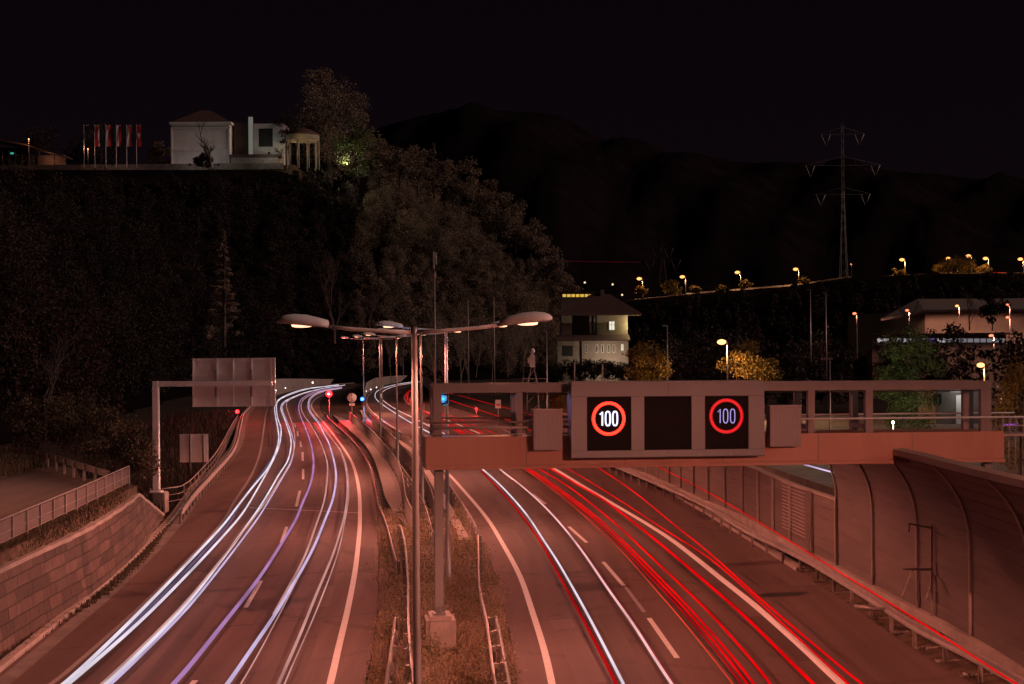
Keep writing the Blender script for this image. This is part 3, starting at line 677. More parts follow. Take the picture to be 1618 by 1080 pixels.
T2b = [(116,1119),(165,1077),(240,1006),(300,944),(397.6,822),(425,785),(444,755),(458,731),(465.6,705),(465.8,692),(464,677.6),(459.7,663),(454.6,649),(452.6,641),(453.6,635),(462,628.8),(478,622.3),(498,616.5)]
T3 = [(236,1118),(277,1079),(348,991),(408.6,914),(442,863),(468,820),(476.4,798),(490,766),(495.5,736),(493,708.6),(490,697),(485,681.7),(479,667),(474,655),(472,643),(474,634),(481,626.7),(495,619.5),(510.6,615.5),(540,611)]
T4 = [(432.6,969),(456.7,926),(481,880),(502,822),(511.8,793),(517,757.6),(517,730),(509.5,706),(506.6,699),(497.4,681.7),(489,668),(481,657),(476,646),(476,638),(480,630.7),(491,623.6),(510.6,616.7),(540,612)]
T5 = [(330,1118),(361,1079),(394,1029.5),(432.6,974),(461.5,926),(495,866),(513,822),(525.4,790),(531,757.6),(529.5,736),(523,710),(518.8,698),(511.6,684.7),(504.5,670.4),(495,658),(488,647),(487,637),(490,628.7),(499.4,621.6),(511,617.5),(540,613)]
T5b = [(356,1118),(382,1079),(420.6,1010),(449.5,955),(470,915)]
T6 = [(424,1118),(440,1079),(471,1010),(500,938),(526.5,875),(541,828),(547,798),(549,765.7),(545.8,736),(537,710),(529,699),(522,689.8),(511.6,676.6),(501.5,663),(491.5,650),(489,640),(491,630.5),(500,623),(512,618.5)]
T6b = [(436,1118),(449.5,1079),(488,993),(514.5,928),(535,870),(545,822),(550.5,790),(551,762),(546.5,732),(537,708)]
trail(T1a, ZL, .052, 't_white', 'outermost broad white light trail beside the left edge line')
trail(T1c, ZL-.12, .045, 't_bluish', 'thin bluish strand between the two outermost white light trails of the left carriageway')
trail(T1, ZL, .050, 't_white', 'broad white light trail just inside the outermost one on the left carriageway')
trail(T2, ZL, .052, 't_white', 'broad white light trail, left one of the second pair on the left carriageway')
trail(T2a, ZL, .04, 't_lilac', 'pale strand hugging the right side of the second pair of white light trails')
trail(T2b, ZL+.05, .035, 't_pale', 'thin pale light trail swinging widest right of the second white pair under the big sign')
trail(T3, ZL, .062, 't_violet', 'violet light trail crossing over the dashed lane line')
trail(T4, ZL, .045, 't_pale', 'thin pinkish light trail left of the lilac one in the inner lane')
trail(T5, ZL, .058, 't_lilac', 'lilac white light trail in the middle of the inner lane')
trail(T5b, ZL, .02, 't_orange' if False else 't_pale', 'hair-thin pinkish light trail right of the lilac one at the bottom of the photo')
trail(T6, ZL, .045, 't_pale', 'pinkish light trail nearest the inner edge line of the left carriageway')
trail(T6b, ZL, .022, 't_pale', 'hair-thin strand right of the pinkish trail nearest the inner edge line')
ZR = .6
A_ = [(1002,1115),(984.6,1079),(960.5,1032),(932.7,978),(905,928),(877,880),(862,858),(834,815),(797,772.6),(763.7,742),(720,709),(681.7,685),(653.5,670),(626.8,653.8),(607.5,641),(597,633),(592.6,626),(595.6,618),(609,611.5),(627,607),(650.5,603.4),(672,602)]
Ar = [(990,1115),(973,1079),(951,1034),(914,965),(869.7,884),(858,862),(834,827),(797,782),(760,744)]
B_ = [(1085,1115),(1060.7,1079),(1034.7,1041),(1007,995),(960.5,930),(917.6,867),(875,815),(834,775.4),(791.5,742),(740,706),(693,680),(670,668.7),(653.5,660),(627,647),(610,636),(603,629),(603,621),(612,614),(632,608),(655,604.5)]
trail(A_, ZR, .042, 't_white', 'white light trail nearest the median on the right carriageway')
trail(Ar, ZR, .05, 't_red_dim', 'red light trail hugging the left side of the white one nearest the median')
trail(B_, ZR, .042, 't_blush', 'pinkish white light trail left of the dashed lane line of the right carriageway')
trail([(p[0]+3.2*(p[1]-540)/500, p[1]) for p in B_[:9]], ZR+.03, .018, 't_red_dim', 'hair-thin red strand hugging the right side of the pinkish white trail')
thin = [(1185,1115),(1158,1080),(1109,1018),(1060,958),(1034,930),(1008.5,898.7),(969.5,858),(917.6,809.7),(875,774.5),(829,741),(780,712),(740,691),(711,676),(690,664)]
trail(thin, ZR, .016, 't_orange', 'hair-thin orange red light trail right of the dashed lane line')
ra = [(1205,1115),(1180.5,1079),(1152.7,1043),(1115.6,998.7),(1060,937.5),(1042,920),(1010,886),(973,848.7),(927,808),(880.5,772.6),(834,741),(790,714),(737,687),(711,673),(690,661),(670,650),(655,641),(646,634),(641,627),(645,619),(655,613)]
trail(ra, ZR, .036, 't_red', 'broad red light trail right of the hair-thin orange one')
trail([(p[0]+.022*(p[1]-540)**1.0*.9, p[1]) for p in ra], ZR+.05, .035, 't_red', 'red light trail, second strand of the broad red band in the outer lane')
trail([(p[0]-.018*(p[1]-540), p[1]) for p in ra], ZR+.02, .03, 't_red_dim', 'dim red strand along the left side of the broad red band in the outer lane')
rb = [(1240,1115),(1217.6,1079),(1171,1022.8),(1115.6,961.6),(1060,909),(1019.6,871),(982.5,835.7),(936,797),(890,763),(852.7,741),(810,716),(760,691),(730,677),(700,662),(676,649)]
trail(rb, ZR, .038, 't_red', 'single red light trail right of the broad red band')
rc = [(1322,1115),(1282.5,1078.4),(1217.6,1013.5),(1171,967),(1125,928),(1064,876),(1001,824.6),(945.4,783.8),(908,763),(871,741),(820,713),(770,687),(745,675),(706,658),(684,647)]
trail(rc, ZR, .046, 't_red', 'red light trail just left of the bright right edge line')
rE = [(1380,1115),(1338,1079),(1282.5,1027),(1217.6,968),(1171,923.5),(1121,881),(1060,843),(1001,804),(945.4,769),(899,741),(840,710),(790,688),(745,670),(710,655)]
trail(rE, ZR, .026, 't_red', 'red light trail just right of the bright right edge line')
rf = [(1420,1125),(1345,1068),(1265,1000),(1190,936),(1121,873),(1060,824.6),(1001,776),(945.4,739),(900,713),(833,677),(800,662),(756,647),(711,632),(690,624)]
trail(rf, 1.4, .028, 't_red', 'red light trail of a high tail lamp right of the others under the gantry')
U = [(1640,1100),(1599,1077),(1524,1027),(1449,979),(1324,902),(1252,857),(1180,813),(1123,780),(1042,738),(960,701),(900,677),(840,655),(780,639),(718,622.6),(690,616)]
trail(U, 3.0, .017, 't_red', 'high thin red light trail running along above the guard rail by the noise barrier')
trail([(1264,731.5),(1290,739),(1318,746.5)], 2.6, .04, 't_lilac', 'short lilac light trail on the road behind the noise barrier', None)
b = MB(); b.tube([P(888, 411.5, 690), P(930, 413, 690), (P(1012, 414, 690))], .13, 6); o = rebase(b.build('light_trail', trailmat('trail_faint', (1.0, .05, .12), .05))); tag(o, 'faint red light trail far off below the mountain, left of the amber lamps', 'light trail')
b = MB(); b.tube([P(1570, 430.5, 470), P(1600, 431, 470), P(1660, 432, 470)], .16, 6); o = rebase(b.build('light_trail', MT['t_red'])); tag(o, 'short red light trail on the upper road at the right edge of the photo', 'light trail')

# ------------------------------------------------------------------ guard rails and railings
WP = [(0, -.155), (.05, -.13), (.05, -.07), (.0, -.025), (.0, .025), (.05, .07), (.05, .13), (0, .155), (-.012, .155), (.036, .125), (.036, .075), (-.014, .03), (-.014, -.03), (.036, -.075), (.036, -.125), (-.012, -.155)]
def guardrail(path, top, label, side=1, post=2.0, base=0.0, m='galv', group=None, double=False, name='guard_rail'):
    path = even(path, .8); t = thing(name, label, 'guard rail', (path[0].x, path[0].y, base), 0, group)
    mb = MB(); prof = [(a*side, b) for a, b in WP]
    if side < 0: prof = prof[::-1]
    mb.sweep(setz(path, base+top-.155), prof)
    if double: mb.sweep(setz(offset(path, -.32*side), base+top-.155), [(-a, b) for a, b in prof][::-1])
    mb.build('rail_beam', MT[m], t)
    ps = even(offset(path, -.08*side), post)[:95]
    for i, p in enumerate(ps):
        q = MB(); q.bbox(p.x-.05, p.x+.05, p.y-.06, p.y+.06, base-.15, base+top-.03, .01); q.build('post', MT['rust_steel'], t)
    return t
def railing(path, base, h, label, kind='bars', post=2.0, m='galv', group=None, name='railing', cat_='railing', rr=.03):
    pe = even(path, .6); t = thing(name, label, cat_, (pe[0].x, pe[0].y, base), 0, group)
    mb = MB(); mb.tube(setz(pe, base+h), rr, 8); mb.build('handrail', MT[m], t)
    ps = even(path, post)[:95]
    for p in ps:
        q = MB(); q.bbox(p.x-.03, p.x+.03, p.y-.03, p.y+.03, base-.1, base+h-.01, .006); q.build('post', MT[m], t)
    if kind == 'bars':
        q = MB()
        for p in even(path, .14): q.box(p.x-.008, p.x+.008, p.y-.008, p.y+.008, base+.1, base+h-.03)
        q.tube(setz(pe, base+.1), .015, 5); q.build('infill_bars', MT[m], t)
    elif kind == 'panel':
        q = MB(); q.sweep(setz(even(offset(path, -.05), 1), base+.12), [(-.008, 0), (-.008, h-.2), (.008, h-.2), (.008, 0)]); q.build('infill_panel', MT['noise'], t)
        q = MB()
        for k in (.1, .42): q.tube(setz(pe, base+h*k+.05), .012, 5)
        q.build('cross_rail', MT[m], t)
    else:
        q = MB()
        for k in (.33, .66): q.tube(setz(pe, base+h*k), .018, 6)
        q.build('cross_rail', MT[m], t)
    return t
# rails of the median (near part, overgrown)
guardrail(cat(gl([(600,1150),(611,1080),(623,994),(625,976)], .7)), .75, 'outer guard rail of the median by the left carriageway, sinking into weeds', -1, base=0)
guardrail(cat(gl([(664,1150),(652.7,1080),(644.5,990),(644,921),(639.4,860),(632.7,831)], .7)), .75, 'guard rail just left of the nearest lamp mast', 1)
guardrail(cat(gl([(795,1150),(783,1080),(769.8,980),(758.6,929),(757,880),(756,846)], .7)), .75, 'guard rail right of the gantry footing, overgrown farther on', -1)
guardrail(cat(gl([(822,1150),(804,1080),(790,1006.6),(783,974)], .7)), .75, 'short guard rail nearest the right carriageway in the median weeds', 1)
guardrail(cat(gl([(627,885),(619,857),(610,823),(598.6,796),(592.6,765),(585,737),(575,718),(563,701.5),(545,683),(528,668),(517,657),(510,648)], .75)), .75, 'curving guard rail along the inner side of the left carriageway beside the walkway', -1, post=2.0)
hpath = cat(gl([(752,832),(748,822),(710,764),(690,735),(670,710),(653.5,695),(627,679),(604.5,665.7),(588,654),(577,640)], .8))
guardrail(hpath, .8, 'long guard rail along the inner side of the right carriageway', 1, post=2.0)
ipath = cat(gl([(694,824),(686,790),(672.7,756),(653.5,727),(631,700),(604.5,675),(588,662)], 1.0))
railing(ipath, 0, 1.05, 'dark railing running between the two carriageways behind the gantry', 'bars', 2.5, 'rust_steel')
railing(cat(gl([(684,840),(672.7,800),(652,760),(632.7,733),(612,706),(590,682)], .9)), -.1, .95, 'lower dark railing nearest the walkway, under the lamp masts', 'bare', 2.5, 'rust_steel')
gp = gl([(651,805),(641,783),(638.6,767),(632.7,739),(622,719),(606,700),(582,674.5),(560,657),(552,650)], 1.15)
railing(cat(gp), .05, 1.1, 'barred railing along the median walkway behind the curving guard rail', 'bars', 2.0)
# walkway between them
wl = offset(cat(gl([(618,811),(606,790),(600,765),(592,737),(583,718),(571,701),(552,683),(536,668),(524,657)])), .1)
wrg = setz(cat(gp), 0)
me_pts = wl + offset(wrg, -.1)[::-1]
mb = MB(); top = [Vector((p.x, p.y, .16)) for p in me_pts]; bot = [Vector((p.x, p.y, -.1)) for p in me_pts]; n = len(top)
mb.add(top + bot, [tuple(range(n))] + [(i, n+i, n+(i+1) % n, (i+1) % n) for i in range(n)]); o = mb.build('walkway', MT['deck']); structure(o)
mb = MB(); mb.bbox(G(617,812).x, G(651,812).x, G(635,814).y-.3, G(635,814).y, -.1, .3, .03); structure(mb.build('walkway_edge', MT['conc']))
# concrete edge by the right carriageway with its leaning slabs
mb = MB(); kp = even(offset(setz(hpath, 0), -.5), 1.5); mb.sweep(kp, [(-.25, -.1), (-.25, .22), (.2, .22), (.2, -.1)]); structure(mb.build('median_kerb', MT['conc']))

# roadside rails, right
grr = cat(gl([(1720,1140),(1599,1060),(1517,1017),(1449,983),(1372,935),(1276,878),(1180,832),(1110,790),(1060,768),(1010,747),(960,727),(900,705),(840,688)], .8), 1.2)
guardrail(grr, .8, 'long guard rail at the foot of the noise barrier', -1, post=2.2)
mb = MB(); mb.tube([G(1352,958,.45), G(1380,962,.6), G(1400,962,.6), G(1455,988,.45)], .07, 8); o = rebase(mb.build('buried_rail_end', MT['rust_steel'])); tag(o, 'short bent rail end slanting into the gravel in front of the noise barrier rail', 'guard rail')
# rails, left
guardrail(cat(gl([(287,806),(308,778),(332,752),(370,708),(380,672),(384,656)], .7)), .75, 'guard rail beside the layby under the big sign back', 1, post=2.0)
railing(cat(gl([(256,772),(286,768),(316,743),(343,712),(367.6,668),(376,655)], 1.1)), 0, 1.1, 'pipe railing behind the guard rail under the big sign back', 'bare', 2.5)

# ------------------------------------------------------------------ left retaining wall, terrace and side road
ft = even(cat(gl([(-150,1150),(-60,1082),(0,1037),(50.6,1002),(148,940),(218,878),(240,848),(259,821)])), .8)
tot = len(ft); cum = [0.0]
for a, b in zip(ft, ft[1:]): cum.append(cum[-1] + (b-a).length)
def wh(i):
    d = cum[-1] - cum[i]; return 2.28 if d > 9.5 else .22 + 2.06*max(0, d/9.5)
t = thing('retaining_wall', 'long stone block retaining wall beside the left carriageway with a sloping end', 'wall', tuple(ft[0]))
backf = offset(ft, -.32)
bm_v = []; uvs = []; fs = []; NR = 8
for i in range(tot):
    for k in range(NR+1):
        q = k/NR; z = -.1 + (wh(i)+.1)*q; p = ft[i].lerp(backf[i], q*min(1, wh(i)/2.7)); bm_v.append(Vector((p.x + random.uniform(-.035, .035)*(0 < k < NR), p.y + random.uniform(-.05, .05)*(0 < k < NR), z))); uvs.append((cum[i], z))
for i in range(tot-1):
    for k in range(NR): fs.append((i*(NR+1)+k, i*(NR+1)+k+1, (i+1)*(NR+1)+k+1, (i+1)*(NR+1)+k))
mb = MB(); mb.add(bm_v, fs); wf = mb.build('stone_face', blockmat('wall_blocks', (.115, .071, .055), (.046, .028, .022), (.014, .010, .008), 1.0, 1.15, .40), t)
ul = wf.data.uv_layers.new(name='UVMap')
for lp in wf.data.loops: ul.data[lp.index].uv = uvs[lp.vertex_index]
mb = MB(); vs = []; prof = [(.04, -.02), (.04, .12), (-.5, .12), (-.5, -.3)]
for i in range(tot):
    a = ft[max(0, i-1)]; b = ft[min(tot-1, i+1)]; tt = (b-a); tt.z = 0; tt.normalize(); r = Vector((tt.y, -tt.x, 0))
    for s_, u_ in prof: vs.append(ft[i].lerp(backf[i], min(1, wh(i)/2.7)) + r*(s_ + .03*math.sin(i*1.7)) + Vector((0, 0, wh(i)+u_+.025*math.sin(i*2.3)*math.sin(i*.7))))
n = len(prof); fs = [(i*n+k, (i+1)*n+k, (i+1)*n+(k+1) % n, i*n+(k+1) % n) for i in range(tot-1) for k in range(n)]
mb.add(vs, fs + [tuple(range(n-1, -1, -1)), tuple((tot-1)*n+k for k in range(n))]); mb.build('coping', MT['conc'], t)
# earth behind the wall
wb_ = [p for i, p in enumerate(offset(ft, -.72)) if cum[-1]-cum[i] > 9.0]
# railing on the terrace
rp = [P(-60, 896, 39.5), P(0, 862, 43), P(60, 832, 47.2), P(130, 795, 53.2), P(204, 757, 62)]
rp = [Vector((p.x, p.y, 2.78)) for p in rp]
rpc = cat(rp, .8); ext = [Vector((-17.5, 28, 2.78)), Vector((-17.2, 34, 2.78))] + rpc
front = offset(ext, .35)
tp = front + [Vector((-20.5, 66, 0)), Vector((-23, 73, 0)), Vector((-34, 84, 0)), Vector((-62, 92, 0)), Vector((-90, 60, 0)), Vector((-60, 14, 0))]
mb = MB(); n = len(tp); top = [Vector((p.x, p.y, 2.74)) for p in tp]; bot = [Vector((p.x, p.y, -.3)) for p in tp]
mb.add(top+bot, [tuple(range(n))] + [(i, n+i, n+(i+1) % n, (i+1) % n) for i in range(n)]); o = mb.build('terrace', MT['verge']); structure(o)
fy = [p.y for p in front]; fxx = [p.x for p in front]
mb = MB(); vs = []; NB = 7
for p in wb_:
    fxp = float(np.interp(p.y, fy, fxx)) - .05
    for k in range(NB+1):
        q = k/NB; vs.append((p.x+.35+(fxp-p.x-.35)*q, p.y, 2.18+.58*q**.8 + random.uniform(-.03, .05)*(0 < k < NB)))
mb.add(vs, [(i*(NB+1)+k, i*(NB+1)+k+1, (i+1)*(NB+1)+k+1, (i+1)*(NB+1)+k) for i in range(len(wb_)-1) for k in range(NB)], True); structure(mb.build('bank', MT['verge']))
railing(cat(rp), 2.78, .85, 'panelled railing on top of the earth bank behind the retaining wall', 'panel', 1.6, 'galv')
grl = cat([Vector((v.x, v.y, 0)) for v in (G(-160,712,3.5), G(-60,706,3.5), G(0,705,3.5), G(58,711,3.5), G(117,728,3.5), G(171,743.6,3.5))], 1)
guardrail(grl, .72, 'guard rail curving round the side road above the retaining wall', -1, base=2.8)
side_r = [offset(cat(rp), -.9)[i] for i in range(len(cat(rp)))]
sp = [Vector((p.x, p.y, 2.79)) for p in side_r] + [Vector((p.x, p.y, 2.79)) for p in offset(grl, .5)[::-1]]
poly('side_road', sp, MT['side_asphalt'])
t = thing('street_lamp', 'lamp post of the side road beyond the left edge of the photo', 'street lamp', (-33, 50, 2.8))
mb = MB(); mb.tube([(-33, 50, 2.6), (-33, 50, 9.6), (-32.6, 50.4, 10.0), (-31.8, 51, 10.1)], .08, 8); mb.build('pole', MT['galv_pole'], t); mb = MB(); mb.bbox(-32.1, -31.3, 50.9, 51.2, 10.05, 10.2, .04); mb.build('lamp_head', MT['head'], t)
wide(lamp('lamp_light', Vector((1.3, 1.05, 7.1)), 2200, (1, .36, .25), t, .1, ((0, 0, -1), math.pi*.95)))
# right raised road behind the barrier
tp = [Vector(v) for v in ((15.9, 52, 0), (15.0, 62, 0), (13.7, 78, 0), (11.5, 98, 0), (8, 125, 0), (40, 130, 0), (60, 60, 0))]
mb = MB(); n = len(tp); mb.add([Vector((p.x, p.y, 2.1)) for p in tp]+[Vector((p.x, p.y, -.3)) for p in tp], [tuple(range(n))]+[(i, n+i, n+(i+1) % n, (i+1) % n) for i in range(n)]); structure(mb.build('raised_road', MT['conc_dark']))

# ------------------------------------------------------------------ noise barrier
fo = [(1760,1130),(1613,1051),(1517,993),(1445,957),(1387,927),(1324,893),(1252,857),(1180,815),(1120,790),(1072,769),(1033,752),(968,726),(900,702),(850,688)]
bp_ = smooth(cat(gl(fo, .35), 1.0), 3)
jx = min(range(len(bp_)), key=lambda i: abs(bp_[i].y - 53.6))
near_p, far_p = bp_[:jx+1], bp_[jx:]
t = thing('noise_barrier', 'tall dark noise barrier with curved ribs leaning over the right carriageway', 'noise barrier', (near_p[0].x, near_p[0].y, 0))
def curveprof():
    pts = [(0, 0)]; 
    for k in range(1, 7): pts.append((0, .45*k))
    for k in range(1, 9):
        a = k/8*R_(58); pts.append((-(1-math.cos(a))*3.0, 2.7 + math.sin(a)*3.0))
    return pts
cp = curveprof(); grooved = []
for (a, b), (c, d) in zip(cp, cp[1:]):
    grooved += [(a, b), (a+(c-a)*.88, b+(d-b)*.88), (a+(c-a)*.92+.02, b+(d-b)*.92), (a+(c-a)*.98+.02, b+(d-b)*.98)]
grooved.append(cp[-1]); back = [(a+.12, b+.03) for a, b in cp[::-1]]
mb = MB(); mb.sweep(setz(even(near_p, 1.0), .3), grooved + back); mb.build('panel', MT['noise'], t)
nrib = [p for p in even(near_p, 3.9)]
for p in nrib:
    i = min(range(len(near_p)), key=lambda k: (near_p[k]-p).length); a = near_p[max(0, i-1)]; b = near_p[min(len(near_p)-1, i+1)]; tt = (b-a); tt.z = 0; tt.normalize(); r = Vector((tt.y, -tt.x, 0))
    q = MB(); q.tube([p + r*(s_-.07) + Vector((0, 0, u_-.02)) for s_, u_ in cp], .045, 8); q.build('rib', MT['rib'], t)
e = cp[-1]; mb = MB(); mb.sweep(setz(even(near_p, 1.0), .3), [(e[0]-.14, e[1]-.1), (e[0]-.14, e[1]+.08), (e[0]+.16, e[1]+.12), (e[0]+.16, e[1]-.08)]); mb.build('top_rail', MT['rib'], t)
mb = MB(); mb.sweep(setz(even(near_p, 1.0), 0), [(-.22, -.1), (-.2, .36), (.15, .36), (.15, -.1)]); mb.build('plinth', MT['conc'], t)
t = thing('noise_barrier', 'lower straight noise barrier with thin posts continuing behind the gantry', 'noise barrier', (far_p[0].x, far_p[0].y, 0))
mb = MB(); st = [(0, 0)]
for k in range(1, 7): st += [(0, .42*k-.05), (.02, .42*k-.04), (.02, .42*k-.01), (0, .42*k)]
mb.sweep(setz(even(far_p, 1.2), .3), st + [(.12, 2.52), (.12, 0)]); mb.build('panel', MT['noise'], t)
for p in even(far_p, 3.2):
    q = MB(); q.bbox(p.x-.12, p.x-.02, p.y-.05, p.y+.05, .2, 2.9, .01); q.build('post', MT['rib'], t)
mb = MB(); mb.sweep(setz(even(far_p, 1.2), 2.82), [(-.08, 0), (-.08, .07), (.18, .07), (.18, 0)]); mb.build('top_rail', MT['rib'], t)
mb = MB(); mb.sweep(setz(even(far_p, 1.2), 0), [(-.2, -.1), (-.18, .36), (.15, .36), (.15, -.1)]); mb.build('plinth', MT['conc'], t)
# louvred door in it
a, b = G(1276, 868, .35), G(1240, 850, .35); d = (b-a).normalized(); n_ = Vector((-d.y, d.x, 0)); n_ = n_ if n_.x < 0 else -n_
mb = MB()
for k in range(14): mb.bar(a + n_*.10 + Vector((0, 0, .5+.15*k)), b + n_*.10 + Vector((0, 0, .5+.15*k)), .05, .03)
dv = mb.build('louvred_door', MT['rib'], t)
# steel frame standing before the barrier
c = P(1472, 970, 43.3); c.z = 0; t = thing('bracket_frame', 'thin steel frame with two side arms standing against the noise barrier', 'steel frame', (c.x, c.y, 0))
D = c.y
mb = MB(); mb.bar(c, P(1472, 829, D), .07); mb.build('post', MT['rust_steel'], t)
mb = MB(); mb.bar(P(1436, 827, D-.3), P(1472, 834, D), .055); mb.bar(P(1436, 827, D-.3), P(1436, 840, D-.3), .04); mb.build('upper_arm', MT['rust_steel'], t)
mb = MB(); mb.bar(P(1425, 899, D-.3), P(1472, 899, D), .07); mb.build('lower_arm', MT['rust_steel'], t)
mb = MB(); mb.bar(P(1426, 943, D-.25), P(1442, 900, D-.2), .05); mb.bar(P(1461, 950, D-.1), P(1472, 925, D), .045); mb.bar(P(1484, 935, D), P(1472, 899, D), .045); mb.build('brace', MT['rust_steel'], t)

# ------------------------------------------------------------------ overhead sign gantry
A = P(672, 742, 40.7); B = P(1587, 729, 43.0); yaw = math.atan2(B.y-A.y, B.x-A.x); tilt = math.atan2(B.z-A.z, math.hypot(B.x-A.x, B.y-A.y))
gm = Matrix.Translation((A.x, A.y, 0)) @ Matrix.Rotation(yaw, 4, 'Z') @ Matrix.Rotation(-tilt, 4, 'Y'); gi = gm.inverted()
gy_ = thing('sign_gantry', 'overhead sign gantry with an orange box beam and three square displays', 'gantry', (A.x, A.y, 0), 0, None, world=False)
gy_.rotation_euler = gm.to_euler()
def gp2(px, py, t=0.0):
    a, b = ray(px, py); o = gi @ Vector((0, 0, H)); d = (gi @ Vector((a, 1, b + H))) - o; k = (t - o.y)/d.y; q = o + d*k; return q.x, q.z
def gbox(mb, pxa, pya, pxb, pyb, t0, t1, b=.015):
    """box whose front face (at depth t0) covers the picture rectangle"""
    ym = (pya+pyb)/2; xm = (pxa+pxb)/2
    s0 = gp2(pxa, ym, t0)[0]; s1 = gp2(pxb, ym, t0)[0]; z1 = gp2(xm, pya, t0)[1]; z0 = gp2(xm, pyb, t0)[1]
    mb.bbox(s0, s1, t0, t1, z0, z1, b); return s0, s1, z0, z1
mb = MB(); s0 = gp2(672, 716)[0]; s1 = gp2(1587, 702)[0]; zb0 = gp2(690, 742)[1]; zb1 = gp2(690, 691)[1]
mb.bbox(s0, s1, 0, 1.5, zb0+.10, zb1, .02); mb.build('box_beam', MT['beam'], gy_)
mb = MB(); mb.bbox(s0, s1, -.05, 1.55, zb0, zb0+.098, .01); mb.build('lower_flange', MT['beam'], gy_)
mb = MB()
for k in range(1, 6):
    s_ = s0 + (s1-s0)*k/6; mb.box(s_-.006, s_+.006, -.004, 0.0, zb0+.11, zb1-.02)
mb.build('beam_seam', MT['dark'], gy_)
zc1 = gp2(760, 606.5, .05)[1]; zc0 = gp2(760, 620.5, .05)[1]; sL = gp2(684, 614, .05)[0]; sR = gp2(1567, 600, .05)[0]
for t0 in (.05, 1.25):
    mb = MB(); mb.bbox(sL, sR, t0, t0+.2, zc0, zc1, .02); mb.build('upper_chord', MT['frame'], gy_)
def gpost(pxa, pxb, t0):
    mb = MB(); a, b = gp2(pxa, 650, t0)[0], gp2(pxb, 650, t0)[0]; mb.bbox(a, b, t0+.01, t0+.19, zb1, zc0, .015); mb.build('truss_post', MT['frame'], gy_); return a, b
for pa, pb in ((684, 698), (816, 826), (908, 918), (1192, 1203), (1277, 1288), (1368, 1380), (1550, 1567)):
    a, b = gpost(pa, pb, .05)
    mb = MB(); mb.bbox(a, b, 1.26, 1.44, zb1, zc0, .015); mb.build('truss_post', MT['frame'], gy_)
    if pa in (816, 1277, 1368):
        mb = MB(); mb.bbox(a, a+.12, .25, 1.25, zb1+.1, zb1+.25, .01); mb.build('cross_tie', MT['frame'], gy_)
# handrails
mb = MB()
zr = gp2(740, 667, -.02)[1]; se = gp2(1640, 656, -.02)[0]; si = gp2(678, 670, -.02)[0]
mb.tube([(si, -.03, zr), (se, -.03, zr)], .032, 8); mb.tube([(si, -.03, zr-.16), (gp2(903, 670)[0], -.03, zr-.16)], .045, 8); mb.tube([(si, 1.5, zr+.05), (se, 1.5, zr+.05)], .03, 8)
mb.tube([(si, -.03, zb1+.08), (gp2(903, 686)[0], -.03, zb1+.08)], .02, 8)
mb.build('handrail', MT['galv'], gy_)
# walkway extension at the right end
mb = MB(); mb.bbox(s1+.02, se, .3, 1.3, zb1-.18, zb1-.1, .01)
for k in range(12):
    s_ = s1+.15+k*.22
    if s_ < se: mb.tube([(s_, .35, zb1-.1), (s_, .35, zr)], .014, 5); mb.tube([(s_, 1.3, zb1-1.6), (s_, 1.3, zr)], .014, 5)
mb.tube([(s1, .35, zb1+.15), (se, .35, zb1+.15)], .02, 6); mb.build('access_platform', MT['galv'], gy_)
# columns and footings
cx0, cx1 = gp2(687, 760, .5)[0], gp2(700.5, 760, .5)[0]
mb = MB(); mb.bbox(cx0, cx1, .5, .78, 1.0, zb0, .015); mb.bbox(cx0-.07, cx1+.07, .42, .86, .95, 1.0, .01)
for dx in (-.1, .02, .14): mb.bbox((cx0+cx1)/2+dx-.02, (cx0+cx1)/2+dx+.02, .38, .44, 1.0, 1.2, .005)
mb.build('column', MT['beam_dark'], gy_)
mb = MB(); cc = (cx0+cx1)/2; mb.bbox(cc-.42, cc+.46, .05, 1.2, -.3, .95, .12); mb.build('footing', MT['conc'], gy_)
c0, c1 = gp2(1556, 735, .6)[0], gp2(1569, 735, .6)[0]
mb = MB(); mb.bbox(c0, c1, .6, .9, .5, zb0, .015); mb.build('column', MT['frame'], gy_)
mb = MB(); mb.bbox(c0-.3, c1+.3, .3, 1.2, -.3, .5, .05); mb.build('footing', MT['conc'], gy_)
# display board
T0 = -.6
bx0 = gp2(903, 664, T0)[0]; bx1 = gp2(1208, 660, T0)[0]; bz1 = gp2(1055, 601.5, T0)[1]; bz0 = gp2(1055, 722, T0)[1]
scr = [(927.5, 997.5, 627, 712), (1018, 1093, 625, 711), (1114, 1183, 623, 709)]
sc_ = [(gp2(a, 668, T0)[0], gp2(b, 668, T0)[0]) for a, b, c, d in scr]
zt = gp2(1055, 625.5, T0)[1]; zbb = gp2(1055, 710.5, T0)[1]
mb = MB(); mb.bbox(bx0, bx1, T0+.08, -.01, bz0, bz1, .02)
mb.bbox(bx0, bx1, T0, T0+.08, zt, bz1, .008); mb.bbox(bx0, bx1, T0, T0+.08, bz0, zbb, .008)
xs = [bx0] + [v for p in sc_ for v in p] + [bx1]
for i in range(0, 8, 2): mb.box(xs[i], xs[i+1], T0+.004, T0+.08, zbb, zt)
bo = mb.build('display_cabinet', MT['board'], gy_)
mb = MB()
for s_ in (gp2(1056, 610, T0)[0],): mb.box(s_-.006, s_+.006, T0-.003, T0+.01, zt, bz1); mb.box(s_-.006, s_+.006, T0-.003, T0+.01, bz0, zbb)
mb.box(bx0, bx1, T0-.004, T0+.002, bz0-.0, bz0+.02)
for z_ in (zt, zbb): mb.box(bx0+.02, bx1-.02, T0-.002, T0+.004, z_-.006, z_+.006)
for i in (1, 2, 3, 4, 5, 6): mb.box(xs[i]-.005, xs[i]+.005, T0+.001, T0+.01, zbb+.01, zt-.01)
mb.build('seam', MT['dark'], bo)
mb = MB()
